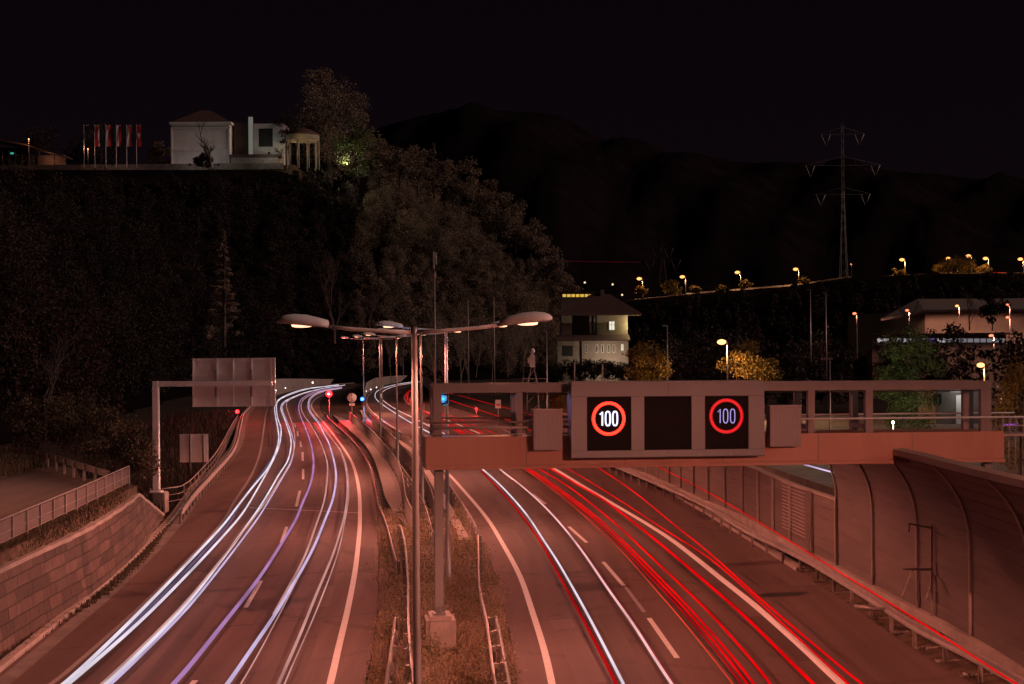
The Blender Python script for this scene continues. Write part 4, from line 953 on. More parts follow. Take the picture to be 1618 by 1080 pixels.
for i in range(7):
    for z_ in (bz1-.05, bz0+.07): q_ = bx0+.08+(bx1-bx0-.16)*i/6; mb.bbox(q_-.014, q_+.014, T0-.012, T0, z_-.014, z_+.014, .004)
mb.build('bolts', MT['galv'], bo)
# cable run along the frame and clamps on the beam
mb = MB(); mb.tube([(sL+.1, .3, zc0-.05), (gp2(903, 620)[0], .3, zc0-.05)], .022, 6); mb.build('cable', MT['dark'], gy_); mb = MB(); mb.tube([(gp2(1208, 620)[0], .3, zc0-.05), (sR-.1, .3, zc0-.05)], .022, 6); mb.build('cable', MT['dark'], gy_); mb = MB(); mb.tube([(gp2(866, 640)[0], -.1, gp2(866, 645)[1]), (gp2(868, 640)[0], -.05, zc0-.05), (gp2(872, 640)[0], .2, zc0)], .018, 6)
mb.build('cable', MT['dark'], gy_)

for i, (a, b) in enumerate(sc_):
    mb = MB(); mb.box(a, b, T0+.05, T0+.079, zbb, zt); s_o = mb.build('display', MT['screen'], gy_)
    if i == 1:
        s_o['label'] = 'dark switched-off square display'; continue
    s_o['label'] = 'square display lit with a red ring and the number 100'
    cxp, cyp, rp_ = ((961.8, 661, 23.3), None, (1147.8, 657, 24.2))[i]
    cx_, cz_ = gp2(cxp, cyp, T0+.04); rr = rp_/F*43
    ring = MB(); nd = 56; yy = T0+.04
    rows_ = (rr-.028, rr+.028, rr) if i == 0 else (rr-.03, rr+.03)
    for q, r_ in enumerate(rows_):
        for k in range(nd):
            an = 2*math.pi*(k + .5*(q % 2))/nd; ring.box(cx_+r_*math.cos(an)-.017, cx_+r_*math.cos(an)+.017, yy-.006, yy+.012, cz_+r_*math.sin(an)-.017, cz_+r_*math.sin(an)+.017)
    if i == 0:
        pts = [(cx_+rr*math.cos(2*math.pi*k/64), yy+.004, cz_+rr*math.sin(2*math.pi*k/64)) for k in range(65)]; ring.tube(pts, .028, 6, cap=False)
    else:
        pts = [(cx_+rr*math.cos(2*math.pi*k/64), yy+.008, cz_+rr*math.sin(2*math.pi*k/64)) for k in range(65)]; ring.tube(pts, .015, 6, cap=False)
    ring.build('speed_limit_ring', MT['ring1' if i == 0 else 'ring3'], s_o)
    dg = MB(); w = .026 if i == 0 else .015; hh = .205; off = cz_ - .0
    dg.tube([(cx_-.265, yy, off+.12), (cx_-.19, yy, off+hh), (cx_-.19, yy, off-hh)], w, 8)
    for c_ in (-.035, .18):
        pts = []; rx, rz = .068, hh
        for k in range(25):
            an = 2*math.pi*k/24; ca, sa = math.cos(an), math.sin(an)
            pts.append((cx_+c_+.01+rx*math.copysign(abs(ca)**.75, ca), yy, off + rz*math.copysign(abs(sa)**.6, sa)))
        dg.tube(pts, w, 8, cap=False)
    dg.build('digits', MT['digit1' if i == 0 else 'digit3'], s_o)
# equipment boxes
for pa, ya, pb, yb in ((843, 647.5, 889, 711), (1217, 641.5, 1266, 705.5)):
    mb = MB(); a, b, z0_, z1_ = gbox(mb, pa, ya, pb, yb, -.42, -.02, .02); k = a+.09
    eb = mb.build('equipment_box', MT['cab'], gy_); rb_ = MB()
    while k < b-.06: rb_.box(k, k+.022, -.424, -.42, z0_+.08, z1_-.1); k += .135
    rb_.build('groove', MT['beam_dark'], eb); rb_ = MB(); rb_.bbox(a-.02, b+.02, -.45, 0, z1_, z1_+.025, .005); rb_.build('lid', MT['galv'], eb)
# small antennas on the upper chord
mb = MB(); zt_ = zc1
for px, h_ in ((949, .5), (905, .55)): mb = MB(); s_ = gp2(px, 610)[0]; mb.tube([(s_, -.3, bz1), (s_, -.3, bz1+h_)], .02, 6); mb.build('antenna', MT['galv'], gy_)

# ------------------------------------------------------------------ camera mast and thin poles behind the gantry
D = 42.3; bt = P(841, 683, D).z
c = P(841, 560, D); t = thing('camera_mast', 'white mast with splayed legs and a camera head standing on the gantry beam', 'mast', (c.x, D, bt))
mb = MB(); top = P(841, 578, D)
for dx in (-1, 1):
    for dy in (-.15, .15): mb.tube([(c.x+dx*.20, D+dy, bt), (c.x+dx*.16, D+dy, P(841, 610, D).z), (top.x+dx*.035, D+dy*.3, top.z)], .022, 7)
for k in range(5): z_ = bt+.15+k*.38; w_ = .19-.02*k; mb.bar((c.x-w_, D-.12, z_), (c.x+w_*.9, D-.12, z_+.3), .02)
mb.build('legs', MT['galv_pole'], t)
mb = MB(); mb.bbox(c.x-.09, c.x+.08, D-.1, D+.1, top.z-.04, top.z+.34, .02); mb.bbox(c.x-.15, c.x-.092, D-.12, D+.06, top.z+.08, top.z+.26, .02); mb.build('equipment_case', MT['tinwhite'], t)
mb = MB(); mb.ball((c.x, D, top.z+.46), .085, 10); mb.tube([(c.x, D, top.z+.3), (c.x, D, top.z+.4)], .03, 8); mb.build('camera_head', MT['tinwhite'], t)
mb = MB(); q0, q1 = P(826, 604, D).x, P(863, 604, D).x; z_ = P(841, 604, D).z
for zz in (0, .12): mb.bar((q0, D-.2, z_+zz), (q1, D-.2, z_+zz), .02)
mb.bar((q0, D-.2, z_), (q0, D-.2, z_+.14), .02); mb.bar((q1, D-.2, z_), (q1, D-.2, z_+.14), .02); mb.build('guard_frame', MT['galv'], t)
def pole(px, ytop, D, label, ybase=None, r=.06, name='pole', cat_='pole', cap=None, m='galv_pole'):
    p = P(px, ytop, D); b = MB(); z0 = 0 if ybase is None else P(px, ybase, D).z
    b.tube([(p.x, D, z0-.4), (p.x, D, p.z)], r, 8, r1=r*.7)
    if cap == 'T': b.bar((p.x-.5, D, p.z-.3), (p.x+.5, D, p.z-.3), .08)
    if cap == 'head': b.bbox(p.x-.45, p.x+.15, D-.12, D+.12, p.z-.02, p.z+.12, .03)
    o = rebase(b.build(name, MT[m])); return tag(o, label, cat_)
pole(863.5, 522, 90, 'thin grey pole right of the white camera mast, behind the gantry')
pole(739, 473, 230, 'thin dark mast with a small crossbar standing before the hillside', None, .13, cap='T', m='galv')
pole(780, 470, 235, 'thin dark mast right of the other one before the hillside, nearer the villa', None, .13, cap='T', m='galv')
pole(1280, 458, 190, 'pale slender pole with a small head, left of the two below the embankment', None, .12, cap='head')
pole(1304.5, 463, 185, 'pale slender pole with a small head, right of the two below the embankment', None, .12, cap='head')
pole(1054, 515, 130, 'pale post standing among the trees right of the villa', None, .09, cap='head')
pole(1311, 568, 75, 'thin lamp post seen above the gantry between the trees', None, .05, cap='head')
D = 150; p0 = P(686, 397, D); t = thing('antenna_mast', 'tall thin mast with pale panel antennas at its tip, above the lamp masts', 'antenna mast', (p0.x, D, 0))
mb = MB(); mb.tube([(p0.x, D, -.2), (p0.x, D, P(686, 435, D).z)], .12, 8, r1=.08); mb.tube([(p0.x, D, P(686, 435, D).z), (p0.x, D, p0.z)], .05, 6); mb.build('pole', MT['galv'], t)
for dx, ya, yb in ((-.04, 398, 424), (.2, 399, 418), (.1, 429, 440)):
    mb = MB(); mb.bbox(p0.x+dx-.09, p0.x+dx+.09, D-.3, D-.12, P(686, yb, D).z, P(686, ya, D).z, .03); mb.build('panel_antenna', MT['tinwhite'], t)
# small white sign
c = P(787, 638, 150); t = thing('small_sign', 'small white sign seen through the gantry frame', 'road sign', (c.x, 150, 0))
mb = MB(); mb.tube([(c.x, 150.05, -.1), (c.x, 150.05, c.z)], .04, 6); mb.build('post', MT['galv'], t)
mb = MB(); mb.bbox(c.x-.3, c.x+.3, 149.95, 150, c.z-.46, c.z+.46, .01); mb.build('panel', MT['tinwhite'], t)
mb = MB(); mb.bbox(c.x-.2, c.x-.03, 149.93, 149.949, c.z-.18, c.z+.02, .003); mb.bbox(c.x+.03, c.x+.2, 149.93, 149.949, c.z-.18, c.z+.02, .003); mb.build('symbol', MT['flag_red'], t)

# ------------------------------------------------------------------ big sign seen from behind, on its cantilever post
D = 76.0; base = P(246, 777, D)
t = thing('cantilever_sign', 'large blank sign back on a cantilever post beside the layby', 'road sign', (base.x, D, 0))
za = P(246, 602, D).z; xa = P(246, 602, D).x
mb = MB(); mb.bbox(xa-.17, xa+.17, D-.17, D+.17, base.z, za, .03); mb.bbox(xa-.32, xa+.32, D-.32, D+.32, base.z-.02, base.z+.05, .01)
for q in (-.26, .26): mb.bbox(xa+q-.03, xa+q+.03, D-.3, D-.24, base.z+.05, base.z+.22, .005)
mb.build('post', MT['signback'], t)
xr = P(430, 602, D).x
mb = MB(); mb.bbox(xa+.17, xr, D-.13, D+.13, za-.30, za-.01, .02); mb.build('arm', MT['signback'], t)
mb = MB(); mb.bbox(xa-.1, xa+.55, D-.5, D+.5, -.3, base.z, .05); mb.build('footing', MT['conc'], t)
x0, x1 = P(302, 600, D).x, P(434, 600, D).x; z1_, z0_ = P(368, 565.5, D).z, P(368, 642.5, D).z
mb = MB(); mb.bbox(x0, x1, D+.28, D+.31, z0_, z1_, .005); sg = mb.build('sign_panel', MT['signback'], t)
mb = MB()
for px in (303.5, 340, 342, 367, 396, 427, 433): q = P(px, 600, D).x; mb.bbox(q-.03, q+.03, D+.2, D+.28, z0_, z1_, .005)
for py in (592, 598, 617, 624, 566.5, 641.5): q = P(368, py, D).z; mb.bbox(x0, x1, D+.17, D+.22, q-.025, q+.025, .005)
mb.build('stiffener', MT['signback'], sg)
for px in (340, 396): mb = MB(); q = P(px, 600, D).x; mb.bbox(q-.05, q+.05, D+.13, D+.2, za-.9, za+.6, .01); mb.build('bracket', MT['galv'], t)
# small sign back
D = 95; t = thing('traffic_sign', 'small blank sign back on two posts below the big sign', 'road sign', (P(306, 700, D).x, D, 0))
mb = MB(); mb.bbox(P(284, 700, D).x, P(329, 700, D).x, D, D+.03, P(306, 730, D).z, P(306, 685.5, D).z, .005); mb.build('sign_panel', MT['signback'], t)
for px in (301, 322): q = P(px, 700, D).x; mb = MB(); mb.tube([(q, D-.05, -.1), (q, D-.05, P(px, 686, D).z)], .045, 8); mb.build('post', MT['galv'], t)

# ------------------------------------------------------------------ walls at the far bends
def farwall(pts, ytops, label, m='conc_dark', th=.4):
    base = [G(a, b) for a, b in pts]; tops = []
    for p, (a, b), yt in zip(base, pts, ytops): tops.append(P(a, yt, p.y).z)
    n = len(base); mb = MB(); vs = []
    for p, z_ in zip(base, tops): vs += [Vector((p.x, p.y, -.1)), Vector((p.x, p.y, z_)), Vector((p.x, p.y+th, z_+.0)), Vector((p.x, p.y+th, -.1))]
    fs = [(i*4+k, (i+1)*4+k, (i+1)*4+(k+1) % 4, i*4+(k+1) % 4) for i in range(n-1) for k in range(4)] + [(0, 1, 2, 3), tuple((n-1)*4+k for k in (3, 2, 1, 0))]
    mb.add(vs, fs); o = rebase(mb.build('concrete_wall', MT[m])); return tag(o, label, 'wall')
farwall([(430,626),(450,620),(475,614.5),(505,608),(540,604)], [598.5, 598, 598, 598.5, 599], 'concrete wall at the far bend of the left carriageway, behind the white trails', 'conc')
farwall([(574,640),(579,622),(592,614),(610,607),(632,602.5),(655,600.5)], [622, 604, 597, 594.5, 593, 593], 'curved concrete wall along the far bend of the right carriageway', 'conc')
farwall([(664,604.5),(676,613),(684,624),(690,640)], [594, 596, 602, 614], 'concrete wall end right of the far bend, behind the gantry column', 'conc')
dl = [(494.5, 604, 262), (451.5, 612.5, 236), (436.5, 616.5, 226)]
for (px, py, D), lb in zip(dl, ('round white lamp high on the far wall above the white trails', 'small white lamp low on the far wall', 'small white lamp at the left end of the far wall')):
    p = P(px, py, D); mb = MB(); mb.ball((p.x, p.y-.3, p.z), .17 if px > 490 else .1, 8); o = mb.build('wall_lamp', MT['white_dot']); tag(rebase(o), lb, 'wall lamp')
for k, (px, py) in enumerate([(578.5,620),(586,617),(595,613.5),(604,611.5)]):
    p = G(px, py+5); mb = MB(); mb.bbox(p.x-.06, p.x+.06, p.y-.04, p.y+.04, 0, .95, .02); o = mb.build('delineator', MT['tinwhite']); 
    q = MB(); q.ball((p.x, p.y-.06, .8), .11, 6); q.build('reflector', MT['white_dot'], o);  # reflector glows by itself: its glint is put into the material
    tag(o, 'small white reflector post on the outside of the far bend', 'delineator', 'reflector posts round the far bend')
for k, (px, py) in enumerate([(645,628),(644,632),(648,636),(653,640),(670,645)]):
    p = G(px, py+2); mb = MB(); mb.bbox(p.x-.06, p.x+.06, p.y-.04, p.y+.04, 0, .95, .02); o = mb.build('delineator', MT['tinwhite']); 
    q = MB(); q.ball((p.x, p.y-.06, .8), .08, 6); q.build('reflector', MT['t_red'], o);  # red glint put in as a self-glowing ball
    tag(o, 'small red reflector post on the inside of the far bend', 'delineator', 'red reflector posts inside the far bend')

# ------------------------------------------------------------------ villa on the right of the hill
def bxp(mb, D, xa, ya, xb, yb, depth, b=.02, dy=0.0):
    p = P(xa, (ya+yb)/2, D); q = P(xb, (ya+yb)/2, D); zt = P((xa+xb)/2, ya, D).z; zb = P((xa+xb)/2, yb, D).z
    mb.bbox(p.x, q.x, D+dy, D+dy+depth, zb, zt, b); return p.x, q.x, zb, zt
D = 262; c = P(940, 575, D); t = thing('villa', 'two-storey villa with a wide hipped roof and a lit window, right of the hill', 'house', (c.x, D, 0))
mb = MB(); bxp(mb, D, 887, 496, 904, 536, 9); bxp(mb, D, 943, 496, 992, 536, 9); bxp(mb, D, 904, 496, 943, 536, 6, dy=3); bxp(mb, D, 887, 536, 992, 640, 9); mb.build('upper_wall', MT['plaster'], t)
mb = MB(); xa, xb, zb, zt = bxp(mb, D, 918, 537.5, 991, 620, 3, dy=-3.05); mb.build('annex_wall', MT['plaster'], t)
mb = MB(); bxp(mb, D, 880, 538, 917.5, 620, 2.6, dy=-2.65); mb.build('side_annex_wall', MT['flag_red'] if False else MT['conc'], t)
mb = MB(); z0 = P(940, 537, D).z; z1 = P(940, 528.5, D).z; xL = P(878, 537, D).x; xR = P(993.5, 537, D).x
mb.add([(xL, D-3.5, z0), (xR, D-3.5, z0), (xR, D-.02, z1), (xL, D-.02, z1), (xL, D-3.5, z0-.18), (xR, D-3.5, z0-.18), (xR, D-.02, z0-.18), (xL, D-.02, z0-.18)], [(0,1,2,3), (4,7,6,5), (0,4,5,1), (1,5,6,2), (2,6,7,3), (3,7,4,0)]); mb.build('annex_roof', MT['roof'], t)
mb = MB(); z0 = P(940, 496, D).z; z1 = P(950, 463, D).z; xL, xR = P(878, 496, D).x, P(1014, 496, D).x; r0_, r1_ = P(936, 463, D).x, P(966, 463, D).x
mb.add([(xL, D-1.6, z0), (xR, D-1.6, z0), (xR, D+11, z0), (xL, D+11, z0), (r0_, D+4.7, z1), (r1_, D+4.7, z1), (xL, D-1.6, z0-.25), (xR, D-1.6, z0-.25), (xR, D+11, z0-.25), (xL, D+11, z0-.25)],
       [(0,1,5,4), (1,2,5), (2,3,4,5), (3,0,4), (6,9,8,7), (0,6,7,1), (1,7,8,2), (2,8,9,3), (3,9,6,0)]); mb.build('roof', MT['roof'], t)
mb = MB(); bxp(mb, D, 951, 456, 957, 468, .8, dy=4); mb.build('chimney', MT['plaster'], t)
for px in (933, 939.5):
    mb = MB(); q = P(px, 520, D); mb.tube([(q.x, D+.4, P(px, 527, D).z), (q.x, D+.4, P(px, 498, D).z)], .22, 10); mb.build('column', MT['white_wall'], t)
def window(par, D, xa, ya, xb, yb, m, dy=-.06, cross=True):
    f = MB(); p = P(xa, ya, D); q = P(xb, yb, D); w = .09
    for a_, b_, c_, d_ in ((p.x, p.x+w, q.z, p.z), (q.x-w, q.x, q.z, p.z), (p.x+w, q.x-w, p.z-w, p.z), (p.x+w, q.x-w, q.z, q.z+w)): f.box(a_, b_, D+dy, D+dy+.1, c_, d_)
    if cross: f.box((p.x+q.x)/2-.05, (p.x+q.x)/2+.05, D+dy+.01, D+dy+.08, q.z+w, p.z-w); f.box(p.x+w, q.x-w, D+dy+.012, D+dy+.07, q.z+(p.z-q.z)*.6-.04, q.z+(p.z-q.z)*.6+.04)
    fo_ = f.build('window', MT['white_wall'], par); g_ = MB(); g_.box(p.x+w, q.x-w, D+dy+.03, D+dy+.05, q.z+w, p.z-w)
    wm = INV['wm'][par.name]; fo2 = fo_; me = bpy.data.meshes.new('pane'); me.from_pydata([tuple(wm @ Vector(v)) for v in g_.v], [], g_.f); me.materials.append(m); po = bpy.data.objects.new('pane', me); COL.objects.link(po); po.parent = fo_; return fo_
window(t, D, 962, 507, 971.5, 521.5, MT['lit_glass'])
for px in (927, 943, 952, 962, 970): window(t, D-3.05, px-1.8, 544, px+1.8, 557, MT['glass'], cross=False)
window(t, D-3.05, 981, 543, 985.5, 554, MT['lit_glass'])
mb = MB(); bxp(mb, D, 888, 546, 904, 562, .1, dy=-2.72); mb.build('garage_door', MT['dark'], t)
lamp('yard_light', Vector((P(1003, 530, D).x - c.x, -1, 12)), 800, (1, .8, .35), t)
lamp('porch_light', Vector((P(962, 560, D).x - c.x, -8, 5.0)), 1300, (1, .74, .52), t)
for k, (px, h_, r_h) in enumerate([(872, 5.2, 3.5), (893, 4.6, 3.2), (915, 4.9, 3.4), (938, 4.2, 3.2), (960, 4.6, 3.4), (984, 4.4, 3.2), (1003, 7.0, 3.0), (850, 6.5, 3.6)]):
    q = P(px, 600, 246); tree('bush', 'dark bush in the row hiding the foot of the villa', 'bush', (q.x, 246, P(px, 567, 246).z-h_*.96), h_, r_h, 1500, MT['leaf_dark'], 'round', .0, .2, 120+k, 'bushes before the villa')
# lit hall behind the villa
D = 300; c = P(913, 470, D); t = thing('lit_hall', 'small building with a row of yellow lights showing over the villa roof', 'building', (c.x, D, hill_z(c.x, D)))
mb = MB(); bxp(mb, D, 886, 464, 940, 500, 4); mb.build('wall', MT['plaster'], t)
mb = MB(); bxp(mb, D, 885, 460.5, 941, 463, 5, dy=-.6); mb.build('roof', MT['roof'], t)
GLY = glow('yellow_light', (1, .62, .10), .75)
for k in range(7):
    mb = MB(); bxp(mb, D, 889+7*k, 464.5, 894.5+7*k, 468.8, .05, dy=-.06); mb.build('lit_window', GLY, t)

# ------------------------------------------------------------------ buildings on the hill terrace
D = 380.0
mb = MB(); p = P(-60, 262, D-2); q = P(447, 262, D-2); mb.bbox(p.x, q.x, D-2, D-1.4, p.z-1.6, p.z+.1, .02); o = rebase(mb.build('terrace_wall', MT['conc_dark'])); tag(o, 'long low wall along the edge of the hilltop terrace', 'wall')
mb = MB(); mb.box(p.x-60, q.x+3, D-1.3, D+70, p.z-3, p.z-.35); structure(mb.build('hilltop_ground', MT['verge']))
t = thing('white_house', 'white box-shaped house with cornices and a dark hipped roof on the hilltop', 'house', tuple(P(317, 262, D)))
mb = MB(); xa, xb, zb, zt = bxp(mb, D, 271, 196, 363, 266, 13); mb.build('wall', MT['white_wall'], t)
mb = MB(); bxp(mb, D, 268, 192.5, 366, 196, 13.8, dy=-.5); bxp(mb, D, 270, 200.5, 364, 202.5, .3, dy=-.22); bxp(mb, D, 270, 235.5, 364, 237.5, .3, dy=-.22); mb.build('cornice', MT['white_wall'], t)
mb = MB()
for px in (271.5, 362): bxp(mb, D, px-1.2, 202.6, px+1.2, 262, .25, dy=-.2)
mb.build('corner_pilaster', MT['white_wall'], t)
z0 = P(317, 192.4, D).z; z1 = P(317, 168, D).z; 
mb = MB(); xL, xR = P(270, 192, D).x, P(364, 192, D).x; xm = (xL+xR)/2
mb.add([(xL, D-.3, z0), (xR, D-.3, z0), (xR, D+13, z0), (xL, D+13, z0), (xm-1.5, D+6.5, z1), (xm+1.5, D+6.5, z1)], [(0,1,5,4), (1,2,5), (2,3,4,5), (3,0,4), (0,3,2,1)]); mb.build('roof', MT['roof'], t)
t = thing('museum_annex', 'pale hilltop building with a tall bright slit window and a dark opening', 'building', tuple(P(418, 262, D)))
mb = MB(); bxp(mb, D, 398, 193, 447, 262, 10, dy=2); mb.build('wall', MT['white_wall'], t)
mb = MB(); bxp(mb, D, 366, 190, 389, 262, 9, dy=3); mb.build('stair_tower', MT['roof'], t)
mb = MB(); bxp(mb, D, 390, 182, 396.5, 246, .6, dy=2.4); mb.build('slit_window', glow('slit_light', (.85, .86, .75), .13, (.3, .3, .28)), t)
mb = MB(); bxp(mb, D, 407, 201, 429, 230, .1, dy=1.9); mb.build('opening', MT['dark'], t)
mb = MB(); bxp(mb, D, 366, 249, 440, 263, 3.5, dy=-1.2); mb.build('low_wing', MT['conc'], t)
mb = MB(); bxp(mb, D, 364, 244.5, 444, 248.8, 4.2, dy=-1.6); mb.build('wing_roof', MT['roof'], t)
# floodlights of the facades: small fittings on the terrace
def flood(px, py, D_, d, power, col, label):
    p = P(px, py, D_); b = MB(); b.bbox(p.x-.3, p.x+.3, p.y-.2, p.y+.2, p.z-.6, p.z, .05); o = rebase(b.build('floodlight', MT['dark'])); tag(o, label, 'floodlight', 'floodlights on the hilltop terrace')
    lamp('flood_light', (0, .3, .9), power, col, o, .3); return o
flood(300, 258, D-7.5, 0, 185, (1, .86, .84), 'small floodlight before the white house, its left one')
flood(345, 258, D-7.5, 0, 185, (.95, .86, .82), 'small floodlight before the white house, its right one')
flood(425, 240, D-5, 0, 200, (.9, .9, .8), 'small floodlight before the pale annex')
flood(545, 262, 366, 0, 2600, (.85, .78, .5), 'floodlight under the big tree by the round pavilion')
# round pavilion
c = P(479, 262, D-4); t = thing('round_pavilion', 'round open pavilion with a lit ceiling on the hilltop', 'pavilion', tuple(c)); mpp = D/F
R1 = 27*mpp; zr_ = P(479, 222, D).z; zt_ = P(479, 205, D).z
mb = MB(); mb.lathe([(.1, zt_), (R1*.5, zt_-.7), (R1, zr_+1.0), (R1, zr_+.7), (R1*.97, zr_+.7)], 28, Matrix.Translation((c.x, c.y, 0))); mb.build('roof', MT['roof'], t)
mb = MB(); mb.lathe([(R1*.96, zr_+.9), (R1*.96, zr_-.7), (R1*.9, zr_-.7), (R1*.9, zr_+.9)], 28, Matrix.Translation((c.x, c.y, 0))); mb.build('frieze', MT['plaster'], t)
for k in range(10):
    a = 2*math.pi*k/10+.2; mb = MB(); mb.tube([(c.x+R1*.92*math.cos(a), c.y+R1*.92*math.sin(a), c.z-1), (c.x+R1*.92*math.cos(a), c.y+R1*.92*math.sin(a), zr_-.7)], .16, 8); mb.build('column', MT['plaster'], t)
lamp('ceiling_light', Vector((0, 0, zr_-c.z-1.2)), 320, (1, .66, .3), t, .2)
lamp('frieze_light', Vector((0, -R1-3.0, zr_-c.z-1.5)), 160, (1, .66, .3), t, .2)
# pavilion on the far left with its orange canopy
t = thing('glass_pavilion', 'low glazed building with a dark sloping roof at the left edge of the hilltop', 'building', tuple(P(20, 262, D)))
mb = MB(); a, b = P(-40, 212, D), P(47, 229, D); mb.add([(a.x, D-2, a.z), (b.x, D-2, b.z), (b.x, D+8, b.z), (a.x, D+8, a.z), (a.x, D-2, a.z-.7), (b.x, D-2, b.z-.5), (b.x, D+8, b.z-.5), (a.x, D+8, a.z-.7)], [(0,1,2,3), (4,7,6,5), (0,4,5,1), (1,5,6,2), (2,6,7,3), (3,7,4,0)]); mb.build('roof', MT['roof'], t)
mb = MB(); bxp(mb, D, -40, 233, 46, 262, 6); mb.build('glazing', MT['glass'], t)
mb = MB()
for k in range(9): bxp(mb, D, -38+k*10.4, 232, -37+k*10.4, 262, .2, dy=-.22)
mb.build('mullion', MT['galv'], t)
mb = MB(); bxp(mb, D, 17, 240.5, 22, 243.5, .1, dy=-.3); mb.build('lit_sign', glow('teal_light', (.1, .75, .6), .5), t)
t = thing('canopy', 'open canopy with a warmly lit underside beside the glazed building', 'canopy', tuple(P(74, 262, D)))
a, b = P(48, 231, D), P(104, 246, D); mb = MB(); mb.add([(a.x, D-3, a.z), (b.x, D-3, b.z), (b.x, D+6, b.z), (a.x, D+6, a.z), (a.x, D-3, a.z-.3), (b.x, D-3, b.z-.3), (b.x, D+6, b.z-.3), (a.x, D+6, a.z-.3)], [(0,1,2,3), (4,7,6,5), (0,4,5,1), (1,5,6,2), (2,6,7,3), (3,7,4,0)]); mb.build('roof', MT['roof'], t)
for px, yt in ((52, 234), (86, 243)): mb = MB(); q = P(px, yt, D); mb.tube([(q.x, D, P(px, 263, D).z), (q.x, D, q.z-.3)], .12, 6); mb.build('post', MT['galv'], t)
mb = MB(); bxp(mb, D, 48, 240, 92, 262, .3, dy=6.1); mb.build('back_wall', MT['plaster'], t)
lamp('canopy_light', Vector((-.5, 3, 2.2)), 120, (1, .38, .2), t, .1)
# small lamps near the flags
for px, py in ((45.5, 219.5), (139, 235)):
    p = P(px, py, D-3); t = thing('terrace_lamp', 'small warm lamp on the hilltop terrace ' + ('above the canopy' if px < 100 else 'at the foot of the flags'), 'street lamp', (p.x, p.y, P(px, 262, D-3).z))
    mb = MB(); mb.tube([(p.x, p.y, P(px, 263, D-3).z), (p.x, p.y, p.z-.1)], .06, 6); mb.build('pole', MT['galv'], t); mb = MB(); mb.ball((p.x, p.y, p.z), .2, 8); mb.build('globe', glow('warm_globe', (1, .35, .15), 2.5), t)
    lamp('globe_light', Vector((0, -.5, p.z-t.location.z)), 250, (1, .4, .2), t, .2)
# flags
for k, px in enumerate((133, 150, 167.5, 184, 200.5, 216)):
    p = P(px, 262, D-3); pt = P(px, 196.5, D-3)
    lab = ['bare flagpole with a dark furled banner, leftmost of the row', 'red and white banner on the second flagpole', 'white and red banner on the third flagpole from the left', 'white and red banner on the middle right flagpole', 'white and red banner beside the all-red one', 'all-red banner with a white emblem, last of the row'][k]
    t = thing('flagpole', lab, 'flag', tuple(p), 0, 'flags in a row on the hilltop')
    mb = MB(); mb.tube([(p.x, p.y, p.z-.5), (p.x, p.y, pt.z)], .08, 7, r1=.05); mb.tube([(p.x, p.y, pt.z-.2), (p.x+1.3, p.y, pt.z-.2)], .03, 5); mb.build('pole', MT['tinwhite'], t)
    def banner(x0, x1, z0, z1, m, nm='banner', y=0):
        g_ = MB(); n = 8; vs = []
        for i in range(n+1):
            for j in range(3):
                x = x0+(x1-x0)*j/2; z = z1+(z0-z1)*i/n; vs.append((x + .05*math.sin(i*.9+k), p.y-.05+y+.10*math.sin(x*5+i*.8+k), z))
        g_.add(vs, [(i*3+j, (i+1)*3+j, (i+1)*3+j+1, i*3+j+1) for i in range(n) for j in range(2)], True); return g_.build(nm, m, t)
    z1_ = pt.z-.25; z0_ = P(px, 231, D-3).z; x0 = p.x+.1
    if k == 0: banner(x0, x0+.35, z0_+1, z1_, MT['dark'])
    elif k == 5:
        banner(x0, x0+1.2, z0_, z1_, MT['flag_red'])
        g_ = MB(); cz = (z0_+z1_)/2; pts = [(0, .9), (.12, .55), (.4, .75), (.42, .1), (.2, -.1), (.25, -.7), (0, -.5), (-.25, -.7), (-.2, -.1), (-.42, .1), (-.4, .75), (-.12, .55)]
        g_.add([(x0+.6+a, p.y-.2, cz+b) for a, b in pts] + [(x0+.6+a, p.y-.17, cz+b) for a, b in pts], [tuple(range(12))] + [(i, 12+i, 12+(i+1) % 12, (i+1) % 12) for i in range(12)]); g_.build('emblem', MT['flag_white'], t)
    elif k == 1: banner(x0, x0+.85, z0_, z1_, MT['flag_red']); banner(x0+.85, x0+1.2, z0_, z1_, MT['flag_white'], 'white_stripe')
    else: banner(x0, x0+.6, z0_, z1_, MT['flag_white'], 'white_stripe'); banner(x0+.6, x0+1.25, z0_, z1_, MT['flag_red'])
flood(178, 258, D-9, 0, 300, (.9, .5, .45), 'small floodlight before the row of flags')

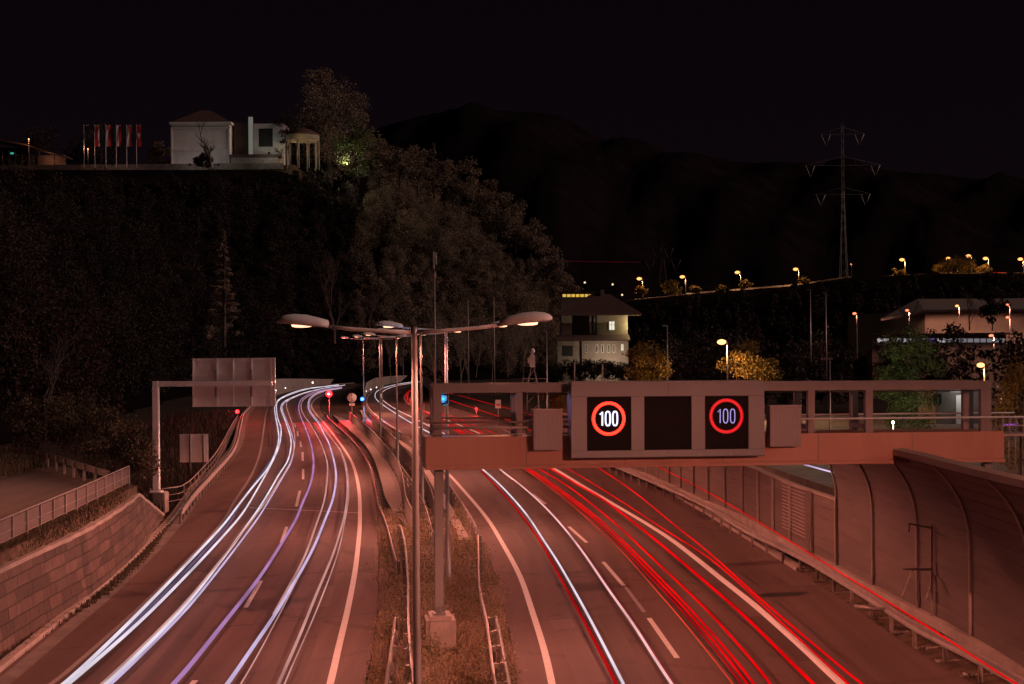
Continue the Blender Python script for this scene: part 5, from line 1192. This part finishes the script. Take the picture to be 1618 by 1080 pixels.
# ------------------------------------------------------------------ trees one can tell apart
def tp_(px, py, D): p = P(px, py, D); return (p.x, D, p.z)
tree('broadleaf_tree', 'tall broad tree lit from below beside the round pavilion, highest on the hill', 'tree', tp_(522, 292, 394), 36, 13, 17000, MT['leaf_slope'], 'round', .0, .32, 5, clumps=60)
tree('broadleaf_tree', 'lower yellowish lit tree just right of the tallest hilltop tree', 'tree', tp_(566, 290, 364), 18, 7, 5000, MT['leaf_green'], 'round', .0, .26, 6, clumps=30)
tree('broadleaf_tree', 'dark tree between the pale annex and the round pavilion', 'tree', tp_(452, 262, 384), 16, 4.5, 2500, MT['leaf_dark'], 'round', .1, .26, 8)
bare_tree('bare_tree', 'leafless forked tree standing in front of the white house', tp_(334, 263, 373), 13.0, 4, MT['bark'], .6, 4, tr=.5)
for k, (px, py, h, r, sd_, lab) in enumerate([(322, 264, 3.5, 3, 41, 'low dark bush under the bare tree by the white house'), (62, 262, 13, 7, 42, 'dark tree behind the canopy on the left of the hilltop'), (160, 262, 12, 8, 43, 'dark tree behind the flags'), (252, 262, 7, 3.5, 44, 'brownish tree at the left corner of the white house'), (120, 262, 9, 6, 45, 'low dark tree between the canopy and the flags')]):
    tree('bush' if k == 0 else 'broadleaf_tree', lab, 'bush' if k == 0 else 'tree', tp_(px, py, 373 if k == 0 else 396), h, r, 2200, MT['leaf_slope' if k == 3 else 'leaf_dark'], 'round', .0, .28, sd_)
tree('conifer', 'pale slender conifer standing out against the dark wooded slope', 'tree', tp_(354, 545, 200), 16.5, 3.2, 4800, MT['leaf_slope'], 'cone', .06, .17, 15)
for k, (px, py, D_, h) in enumerate([(528, 540, 190, 11), (592, 548, 205, 9.5)]):
    bare_tree('bare_tree', ['leafless reddish tree rising behind the lamp masts, the larger of two', 'smaller leafless tree right of the larger one behind the lamp masts'][k], tp_(px, py, D_), h, 30+k, MT['bark'], .45, 5)
sky_pts = [(600, 288, 9), (632, 290, 8), (660, 300, 9), (686, 306, 10), (716, 322, 10), (742, 338, 11), (768, 352, 10), (792, 372, 10), (815, 392, 10), (838, 410, 9), (858, 436, 9), (876, 462, 9), (890, 486, 8)]
for k, (px, py, h) in enumerate(sky_pts):
    kind = 'cone' if k == 3 else 'round'
    D_ = 352+2*k; x_ = P(px, py, D_).x; z_ = P(px, py+6, D_).z
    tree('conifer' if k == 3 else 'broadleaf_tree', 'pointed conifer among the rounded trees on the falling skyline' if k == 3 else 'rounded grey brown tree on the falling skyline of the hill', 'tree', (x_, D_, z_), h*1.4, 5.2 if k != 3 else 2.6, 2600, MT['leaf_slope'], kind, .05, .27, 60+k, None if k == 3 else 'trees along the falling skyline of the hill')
for k, (px, py, r_, lab) in enumerate([(1012, 462, 2.6, 'small yellow lit bush under the leftmost amber lamp'), (1098, 460, 2.2, 'low yellow lit bush right of the second amber lamp'), (1178, 452, 2.4, 'low bush at the foot of the third amber lamp'), (1140, 458, 2.0, 'low bush on the bank left of the third amber lamp'), (1270, 446, 2.2, 'low bush by the amber lamp beside the big pylon'), (1420, 434, 2.6, 'low bush under the single amber lamp'), (1485, 430, 3.0, 'yellow lit bush left under the cluster of amber lamps'), (1556, 430, 3.0, 'yellow lit bush right under the cluster of amber lamps')]):
    tree('bush', lab, 'bush', tp_(px, py+3, 457), r_*1.1, r_, 1200, MT['leaf_autumn'], 'round', .0, .25, 150+k)
MT['pale_bark'] = mat('pale_bark', (.26, .21, .17), .9, var=.3, vscale=6)
bp0 = [bare_tree('bare_tree', 'feathery leafless tree on the lit hillside', (0, 0, 0), 13, 210+k, MT['pale_bark'], .38, 5, 'feathery trees on the lit hillside', .13) for k in range(3)]
for k, (px, py, D_) in enumerate([(640, 380, 335), (668, 420, 325), (700, 400, 345), (728, 450, 322), (752, 430, 348), (778, 470, 340), (802, 448, 356), (826, 490, 350), (620, 430, 310), (690, 500, 300), (742, 510, 318), (846, 500, 360)]):
    o = bp0[k] if k < 3 else copy_tree(bp0[k % 3]); x_ = P(px, py, D_).x; o.location = (x_, D_-8, hill_z(x_, D_-8)-.3); o.rotation_euler.z = k*1.3; s_ = .85+.12*(k % 4); o.scale = (s_, s_, s_)
# near the side road on the left
for k, (px, py, D_, h, r, lab) in enumerate([(60, 700, 80, 3.0, 2.6, 'low bush behind the guard rail of the side road, left one'), (120, 705, 82, 3.4, 3.0, 'rounded bush behind the guard rail of the side road, middle one'), (165, 722, 80, 3.0, 2.6, 'bush at the end of the side road guard rail'), (205, 745, 74, 2.6, 2.2, 'dark bush between the panelled railing and the sign post')]):
    p = P(px, py, D_); tree('bush', lab, 'bush', (p.x, D_, p.z-.3), h, r, 4200, MT['bush'], 'round', .0, .09, 80+k, None, .05, 30, 5)
bare_tree('bare_tree', 'thin leafless tree among the bushes on the far left', tp_(70, 690, 90), 6.5, 77, MT['bark'], .5, 4)
# right side
tree('broadleaf_tree', 'bright green tree lit by a garden lamp behind the gantry', 'tree', tp_(1432, 720, 96), 9.2, 3.1, 9000, MT['leaf_green'], 'round', .08, .10, 91, clumps=40)
tree('broadleaf_tree', 'amber lit tree below the big lamp, left of the gantry display top', 'tree', tp_(1023, 625, 128), 5.0, 2.6, 4500, MT['leaf_autumn'], 'round', .0, .13, 92, clumps=30)
tree('broadleaf_tree', 'amber lit tree right of the big lamp above the speed displays', 'tree', tp_(1186, 620, 124), 4.6, 2.9, 5500, MT['leaf_autumn'], 'round', .0, .13, 93, clumps=34)
tree('broadleaf_tree', 'orange leaved tree at the right edge of the photo behind the gantry', 'tree', tp_(1612, 760, 58), 4.7, 1.2, 4200, MT['leaf_autumn'], 'column', .1, .07, 94, clumps=30)
tree('broadleaf_tree', 'reddish bush seen through the gantry just left of the display board', 'bush', tp_(886, 668, 165), 4.5, 2.8, 3800, MT['leaf_autumn'], 'round', .0, .15, 95, clumps=26)
tree('broadleaf_tree', 'yellow lit bush under the second amber lamp from the left', 'bush', tp_(1062, 466, 452), 5, 3.6, 1800, MT['leaf_autumn'], 'round', .0, .3, 96)
tree('broadleaf_tree', 'wide yellow lit bush under the cluster of amber lamps on the right', 'bush', tp_(1515, 432, 452), 5.5, 7, 2500, MT['leaf_autumn'], 'round', .0, .3, 97)
tree('broadleaf_tree', 'dark tree against the pink lit hall', 'tree', tp_(1568, 520, 235), 7.5, 3.2, 2400, MT['leaf_dark'], 'round', .05, .22, 98)
bare_tree('bare_tree', 'leafless tree in front of the pink lit hall', tp_(1532, 520, 240), 7, 99, MT['bark'], .6, 4)
bare_tree('bare_tree', 'leafless tree left of the pink lit hall', tp_(1440, 525, 240), 6.5, 100, MT['bark'], .6, 4)

# ------------------------------------------------------------------ town lamps on the right
def make_town_lamp(r, m, power, col):
    t = thing('street_lamp', 'x', 'street lamp', (0, 0, 0), 0, 'amber street lamps along the upper road', world=False)
    return t
def town_lamp(px, py, D, r, m, power, col, label, group, ybase=None, terrain=None):
    p = P(px, py, D); zb = terrain(px, D) if terrain else (0 if ybase is None else P(px, ybase, D).z)
    t = thing('street_lamp', label, 'street lamp', (p.x, D, zb), 0, group)
    k = r/.5; mb = MB(); mb.tube([(p.x+.9*k, D+.2, zb-.5), (p.x+.9*k, D+.2, p.z-.3*k), (p.x+.75*k, D+.15, p.z+.2*k), (p.x+.1*k, D, p.z+.25*k)], .12*k, 7); mb.build('pole', MT['galv'], t)
    mb = MB(); mb.bbox(p.x-.7*k, p.x+.4*k, D-.2*k, D+.3*k, p.z+.12*k, p.z+.4*k, .05*k); mb.build('lamp_head', MT['galv'], t)
    mb = MB(); mb.ball((p.x, D-.05, p.z), r, 8, (1.35, 1, .8)); mb.build('bulb', m, t)
    lamp('lamp_light', Vector((0, -.3*k, p.z-zb-.5*k)), power, col, t, .2, ((0, 0, -1), math.pi*.96)); return t
ez = lambda px, D: float(emb_z(px, D))
gU = 'amber street lamps along the upper road'
for px, py, lab in ((1010, 440, 'amber lamp at the left end of the upper road'), (1078, 437, 'amber lamp over a yellow lit bush, left part of the upper road'), (1165, 430, 'amber lamp midway between the villa and the big pylon'), (1257, 425, 'amber lamp just left of the big pylon'),
                    (1425, 410, 'single amber lamp right of the big pylon'), (1498, 408, 'amber lamp, left one of the close cluster of three'), (1530, 404, 'amber lamp in the middle of the close cluster of three'), (1557, 408, 'amber lamp, right one of the close cluster of three'), (1612, 409, 'amber lamp at the right edge of the photo on the upper road')):
    town_lamp(px, py, 462, .62, MT['amber_far'], 5200, AMBER, lab, gU, terrain=ez)
town_lamp(1344.5, 417, 480, .16, MT['amber_far'], 300, AMBER, 'faint small lamp at the foot of the big pylon', None, terrain=ez)
gH = 'pinkish lamps round the large hall'
for px, py, D_, lab in ((1433, 490, 252, 'pinkish lamp at the left corner of the large hall'), (1512, 483, 250, 'amber lamp before the middle of the large hall'), (1592, 481, 250, 'pinkish lamp before the right part of the large hall, the upper of two'), (1592, 501, 246, 'pinkish lamp below another at the right of the hall'), (1350, 495, 245, 'small pinkish lamp left of the large hall'), (1566, 530, 200, 'small orange lamp below the large hall')):
    town_lamp(px, py, D_, .26, MT['red_far'] if px != 1512 else MT['amber_far'], 4200 if px != 1350 else 900, (1, .42, .28), lab, gH)
for px, py, D_, r, pw, lab in ((1140, 540, 118, .28, 6500, 'big bright amber lamp above the middle of the gantry'), (1549, 576.5, 62, .13, 700, 'big bright amber lamp above the right end of the gantry')):
    town_lamp(px, py, D_, r, MT['amber'], pw, AMBER, lab, None)
for px, py, lab in ((924, 446, 'tiny white light above the villa'), (968, 449, 'tiny yellow light left of the first amber lamp'), (983, 465.5, 'tiny orange light behind the villa roof')):
    p = P(px, py, 400); mb = MB(); mb.ball(p, .28, 6); o = rebase(mb.build('distant_light', glow('far_dot', (1, .7, .4), 1.4))); tag(o, lab, 'street lamp')
# garden lamp and violet lamp
p = P(1411, 667, 88); t = thing('garden_lamp', 'greenish white garden lamp at the foot of the green tree', 'lamp', (p.x, p.y, 0)); mb = MB(); mb.tube([(p.x, p.y, -.1), (p.x, p.y, p.z)], .04, 6); mb.build('post', MT['dark'], t)
mb = MB(); mb.ball(p, .085, 8); mb.build('globe', glow('garden_globe', (1, 1, .65), 12), t); lamp('globe_light', Vector((0, -.4, p.z)), 1100, (1, 1, .62), t, .15)
lamp('globe_light', Vector((1.2, -3.5, p.z-1.5)), 500, (.9, 1, .6), t, .15)  # second light out in front of the lamp, with no globe
p = P(1603, 680, 56); mb = MB()
for k in range(16): mb.ball((p.x+random.uniform(-.45, .3), p.y, p.z+random.choice((-.1, .22))+random.uniform(-.05, .05)), .035, 6, (1.6, 1, .7))
o = rebase(mb.build('violet_lights', glow('violet', (.28, .05, .9), 1.2))); tag(o, 'cluster of violet lights in the tree at the right edge', 'lights')
# house behind the gantry, right
D = 112; t = thing('garden_house', 'dark little house with a pale door behind the right end of the gantry', 'house', tuple(Vector((P(1512, 660, D).x, D, 0))))
mb = MB(); bxp(mb, D, 1480, 612, 1550, 880, 5); mb.build('wall', MT['conc_dark'], t); mb = MB(); bxp(mb, D, 1474, 604, 1556, 611.5, 6, dy=-.6); mb.build('roof', MT['dark'], t)
mb = MB(); bxp(mb, D, 1510, 624, 1523, 672, .08, dy=-.09); mb.build('door', MT['white_wall'], t); mb = MB(); bxp(mb, D, 1500, 617.5, 1523, 619, .1, dy=-.3); mb.build('strip_light', glow('strip', (.8, .75, .7), .25), t)
mb = MB(); bxp(mb, D, 1474, 622, 1487, 640, .05, dy=-.06); mb.build('window', MT['glass'], t)
lamp('door_light', Vector((P(1516, 619, D).x-t.location.x, -1.2, P(1516, 619, D).z-.1)), 45, (.9, .9, .9), t, .1)
# fence at the right edge
railing([Vector((P(1566, 700, 52).x, 52, 0)), Vector((P(1700, 700, 49).x, 49, 0))], 2.0, 3.9, 'tall barred fence behind the right end of the gantry', 'bars', 1.6, 'rust_steel', name='fence', cat_='fence')
# large hall
D = 262; t = thing('large_hall', 'large flat hall with a dark roof and pink lit walls on the right', 'building', (P(1540, 515, D).x, D, 0))
mb = MB(); bxp(mb, D, 1462, 488, 1760, 600, 60); mb.build('wall', MT['plaster'], t)
mb = MB(); a = P(1392, 503, D-2); b = P(1460, 489, D-2); c_ = P(1770, 486, D-2); d_ = P(1770, 470, D+50); e_ = P(1449, 472, D+50)
vs = [a, b, c_, d_, e_]; vs = [Vector(v) for v in vs]; mb.add(vs + [v - Vector((0, 0, .4)) for v in vs], [(0,1,2,3,4), (9,8,7,6,5)] + [(i, 5+i, 5+(i+1) % 5, (i+1) % 5) for i in range(5)]); mb.build('roof', MT['conc_dark'], t)
# low lit building
D = 212; t = thing('lit_building', 'long low building with white and violet lit windows among the trees', 'building', (P(1480, 540, D).x, D, 0))
mb = MB(); bxp(mb, D, 1378, 529, 1590, 640, 6); mb.build('wall', MT['conc_dark'], t); mb = MB(); bxp(mb, D, 1374, 526, 1594, 529, 7, dy=-.4); mb.build('roof', MT['roof'], t)
for k in range(20):
    x0 = 1386+k*10.2; vi = k in (6, 8); mb = MB(); bxp(mb, D, x0, 534.5, x0+8.4, 540.5, .06, dy=-.08); mb.build('lit_window', glow('lit_violet', (.3, .12, .8), .5) if vi else glow('lit_white', (.8, .72, .8), .45 if k < 11 else .2), t)

# ------------------------------------------------------------------ pylons
def pylon(px, ytop, ybase, D, arms, label, wb=None):
    s = D/F; top = P(px, ytop, D); zb = P(px, ybase, D).z-3; t = thing('pylon', label, 'pylon', (top.x, D, zb)); wB = 13*s if wb is None else wb; wT = 3.5*s; r = .12*s*2
    mb = MB(); Hh = top.z - zb; n = 15
    def w(z): return wB*.5 + (wT*.5-wB*.5)*min(1, (z/Hh)/.55)**.8
    lev = [Hh*(i/n) for i in range(n+1)]
    for sx_, sy_ in ((-1, -1), (1, -1), (-1, 1), (1, 1)):
        for a, b in zip(lev, lev[1:]): mb.bar((top.x+sx_*w(a), D+sy_*w(a), zb+a), (top.x+sx_*w(b), D+sy_*w(b), zb+b), r*1.2)
    for a, b in zip(lev, lev[1:]):
        for sy_ in (-1, 1):
            mb.bar((top.x-w(a), D+sy_*w(a), zb+a), (top.x+w(b), D+sy_*w(b), zb+b), r*.7); mb.bar((top.x+w(a), D+sy_*w(a), zb+a), (top.x-w(b), D+sy_*w(b), zb+b), r*.7)
        for sx_ in (-1, 1): mb.bar((top.x+sx_*w(a), D-w(a), zb+a), (top.x+sx_*w(b), D+w(b), zb+b), r*.6)
    mb.bar((top.x, D, top.z), (top.x, D, top.z+4*s), r); mb.build('lattice_tower', MT['pylon'], t)
    for (yt, yb_, hw) in arms:
        zt = P(px, yt, D).z; z2 = P(px, yb_, D).z
        mb = MB()
        for sx_ in (-1, 1):
            tip = Vector((top.x+sx_*hw*s, D, z2)); 
            for sy_ in (-1, 1):
                mb.bar((top.x+sx_*wT*.5, D+sy_*wT*.5, zt), tip, r); mb.bar((top.x+sx_*wT*.5, D+sy_*wT*.5, z2-1*s), tip - Vector((0, 0, .6*s)), r)
            for q in (.3, .55, .8):
                u_ = top.x+sx_*(wT*.5+(hw*s-wT*.5)*q); mb.bar((u_, D, zt+(z2-zt)*q), (u_+sx_*1.5*s, D, z2-1*s), r*.6)
        mb.build('cross_arm', MT['pylon'], t)
        mb = MB()
        for sx_ in (-1, 1):
            for q0 in (0, .2):
                pass
            o1 = Vector((top.x+sx_*hw*s, D, z2-.5*s)); o2 = Vector((top.x+sx_*(hw-15)*s, D, z2-.5*s)); v_ = Vector((top.x+sx_*(hw-8)*s, D, z2-19*s))
            mb.tube([o1, v_], .55*s, 5); mb.tube([o2, v_], .55*s, 5)
        mb.build('insulator', MT['pylon'], t)
    return t
pylon(1331, 196, 446, 620, [(201, 211, 34), (247, 260, 59), (296, 306, 43)], 'tall lattice power pylon with three cross arms on the right')
def small_pylon():
    keep = MT['pylon']; MT['pylon'] = mat('far_pylon_steel', (.08, .07, .06), .7)
    t = pylon(1047, 380, 440, 900, [(386, 391, 17), (405, 410, 28)], 'small distant power pylon above the amber lamps'); MT['pylon'] = keep
small_pylon()

# ------------------------------------------------------------------ weeds and grass of the median, verge plants
gG = np.random.default_rng(5)
def blades(name, pts, hgt, m, label, lean=.5, w=.012):
    """thin upright blades, one mesh"""
    n = len(pts); a = gG.random(n)*6.283; h = hgt[:, None]
    d = np.stack([np.cos(a), np.sin(a), np.zeros(n)], 1); tip = pts + d*h*gG.uniform(.05, lean, (n, 1)) + np.array([0, 0, 1])*h
    s = np.stack([-np.sin(a), np.cos(a), np.zeros(n)], 1)*w*gG.uniform(.7, 1.6, (n, 1))
    v = np.stack([pts-s, pts+s, tip+s*.25, tip-s*.25], 1).reshape(-1, 3)
    me = bpy.data.meshes.new(name); me.vertices.add(4*n); me.vertices.foreach_set('co', v.ravel().astype('f4')); me.loops.add(4*n); me.loops.foreach_set('vertex_index', np.arange(4*n, dtype='i4'))
    me.polygons.add(n); me.polygons.foreach_set('loop_start', (np.arange(n)*4).astype('i4'))
    try: me.polygons.foreach_set('loop_total', np.full(n, 4, dtype='i4'))
    except Exception: pass
    at = me.attributes.new('tint', 'FLOAT', 'FACE'); at.data.foreach_set('value', (gG.random(n)*.9).astype('f4')); me.update(calc_edges=True); me.materials.append(m)
    o = bpy.data.objects.new(name, me); COL.objects.link(o); tag(o, label, None, None, 'stuff'); return o
def xat(path, y):
    ys = np.array([p.y for p in path]); xs_ = np.array([p.x for p in path]); k = np.argsort(ys); return np.interp(y, ys[k], xs_[k])
N_ = 60000; y = gG.uniform(30, 74, N_)**1.0; xl = xat(r0, y)+.05; xr_ = xat(rleft, y)-.05; u = gG.random(N_); x = xl+(xr_-xl)*u
keep = np.abs(x) < 50; pts = np.stack([x, y, np.full(N_, -.12)], 1)[keep]
patch = (np.sin(pts[:, 0]*2.1+pts[:, 1]*.7)+np.sin(pts[:, 1]*1.3-pts[:, 0]*1.7)+2)/4
blades('median_grass', pts, gG.uniform(.10, .26, len(pts))*(.5+patch)*1.3, MT['grass'], 'rough dry grass growing over the median', .8, .014)
# leafy weeds in clumps
cl = []; 
for k in range(230):
    y_ = gG.uniform(31, 73); l_ = xat(r0, y_); r_2 = xat(rleft, y_); 
    e_ = gG.random(); q = gG.beta(.7, .7) if e_ < .75 else gG.random(); cl.append((l_+.3+(r_2-l_-.6)*q, y_, gG.uniform(.18, .55)))
cl = np.array(cl); idx = gG.integers(0, len(cl), 42000); d = gG.normal(size=(42000, 3)); rr_ = cl[idx, 2][:, None]
p = np.stack([cl[idx, 0], cl[idx, 1], np.full(42000, .0)], 1) + d*rr_*np.array([.55, .8, .0]); p[:, 2] = np.abs(d[:, 2])*rr_[:, 0]*.75 - .08
o = leafmesh('median_weeds', p, gG.uniform(.02, .055, 42000), MT['leaf_weed'], gG.random(42000)); tag(o, 'leafy weeds swallowing the guard rails of the median', None, None, 'stuff')
# weeds between walkway and rails, verge of left wall
n = 9000; i_ = gG.integers(0, len(ft)-1, n); q = np.array([[ft[i].x, ft[i].y] for i in i_]) + gG.normal(size=(n, 2))*.12 + np.array([.25, -.1])
blades('wall_foot_grass', np.stack([q[:, 0], q[:, 1], np.full(n, 0.0)], 1), gG.uniform(.05, .16, n), MT['bush'], 'dry grass along the foot of the retaining wall', .9, .012)
n = 26000; i_ = gG.integers(0, len(wb_)-1, n); q = np.array([[wb_[i].x, wb_[i].y] for i in i_]) + np.stack([-gG.random(n)*1.6+.3, gG.normal(size=n)*.4], 1)
qf = np.interp(q[:, 1], fy, fxx); qw = xat(wb_, q[:, 1])+.35; tq = np.clip((qw-q[:, 0])/np.maximum(qw-qf, .2), 0, 1)
blades('bank_grass', np.stack([q[:, 0], q[:, 1], 2.14+.58*tq], 1), gG.uniform(.05, .2, n), MT['bush'], 'long grass on the bank above the retaining wall', .9, .015)
n = 34000; y = gG.uniform(66, 90, n); x = gG.uniform(-60, -24, n); k_ = x < np.interp(y, [66, 73, 84, 92], [-21.5, -24, -36, -63]); x = x[k_]; y = y[k_]; n = len(x); blades('roadside_grass', np.stack([x, y, np.full(n, 2.7)], 1), gG.uniform(.2, .7, n), MT['bush'], 'tall weeds beyond the side road', .7, .03)
n = 14000; y = gG.uniform(70, 180, n); x = xat(l0, y)-.8-gG.random(n)**1.5*9; blades('layby_weeds', np.stack([x, y, np.full(n, -.12)], 1), gG.uniform(.2, .9, n), MT['leaf_dark'], 'weeds behind the layby rail', .7, .03)
# stones on the right verge
n = 5200; i_ = gG.integers(0, len(ver)-1, n); q0 = np.array([[ver[i].x, ver[i].y] for i in i_]); q1 = np.stack([xat(vb, q0[:, 1]+gG.normal(size=n)*.5), q0[:, 1]], 1); w_ = gG.random((n, 1))
c_ = q0+(q1-q0)*w_; o = leafmesh('verge_gravel', np.stack([c_[:, 0], c_[:, 1], np.full(n, .06)], 1)+gG.normal(size=(n, 3))*.02, gG.uniform(.015, .05, n), MT['conc'], gG.random(n), None, .8); tag(o, 'loose gravel along the foot of the noise barrier rail', None, None, 'stuff')
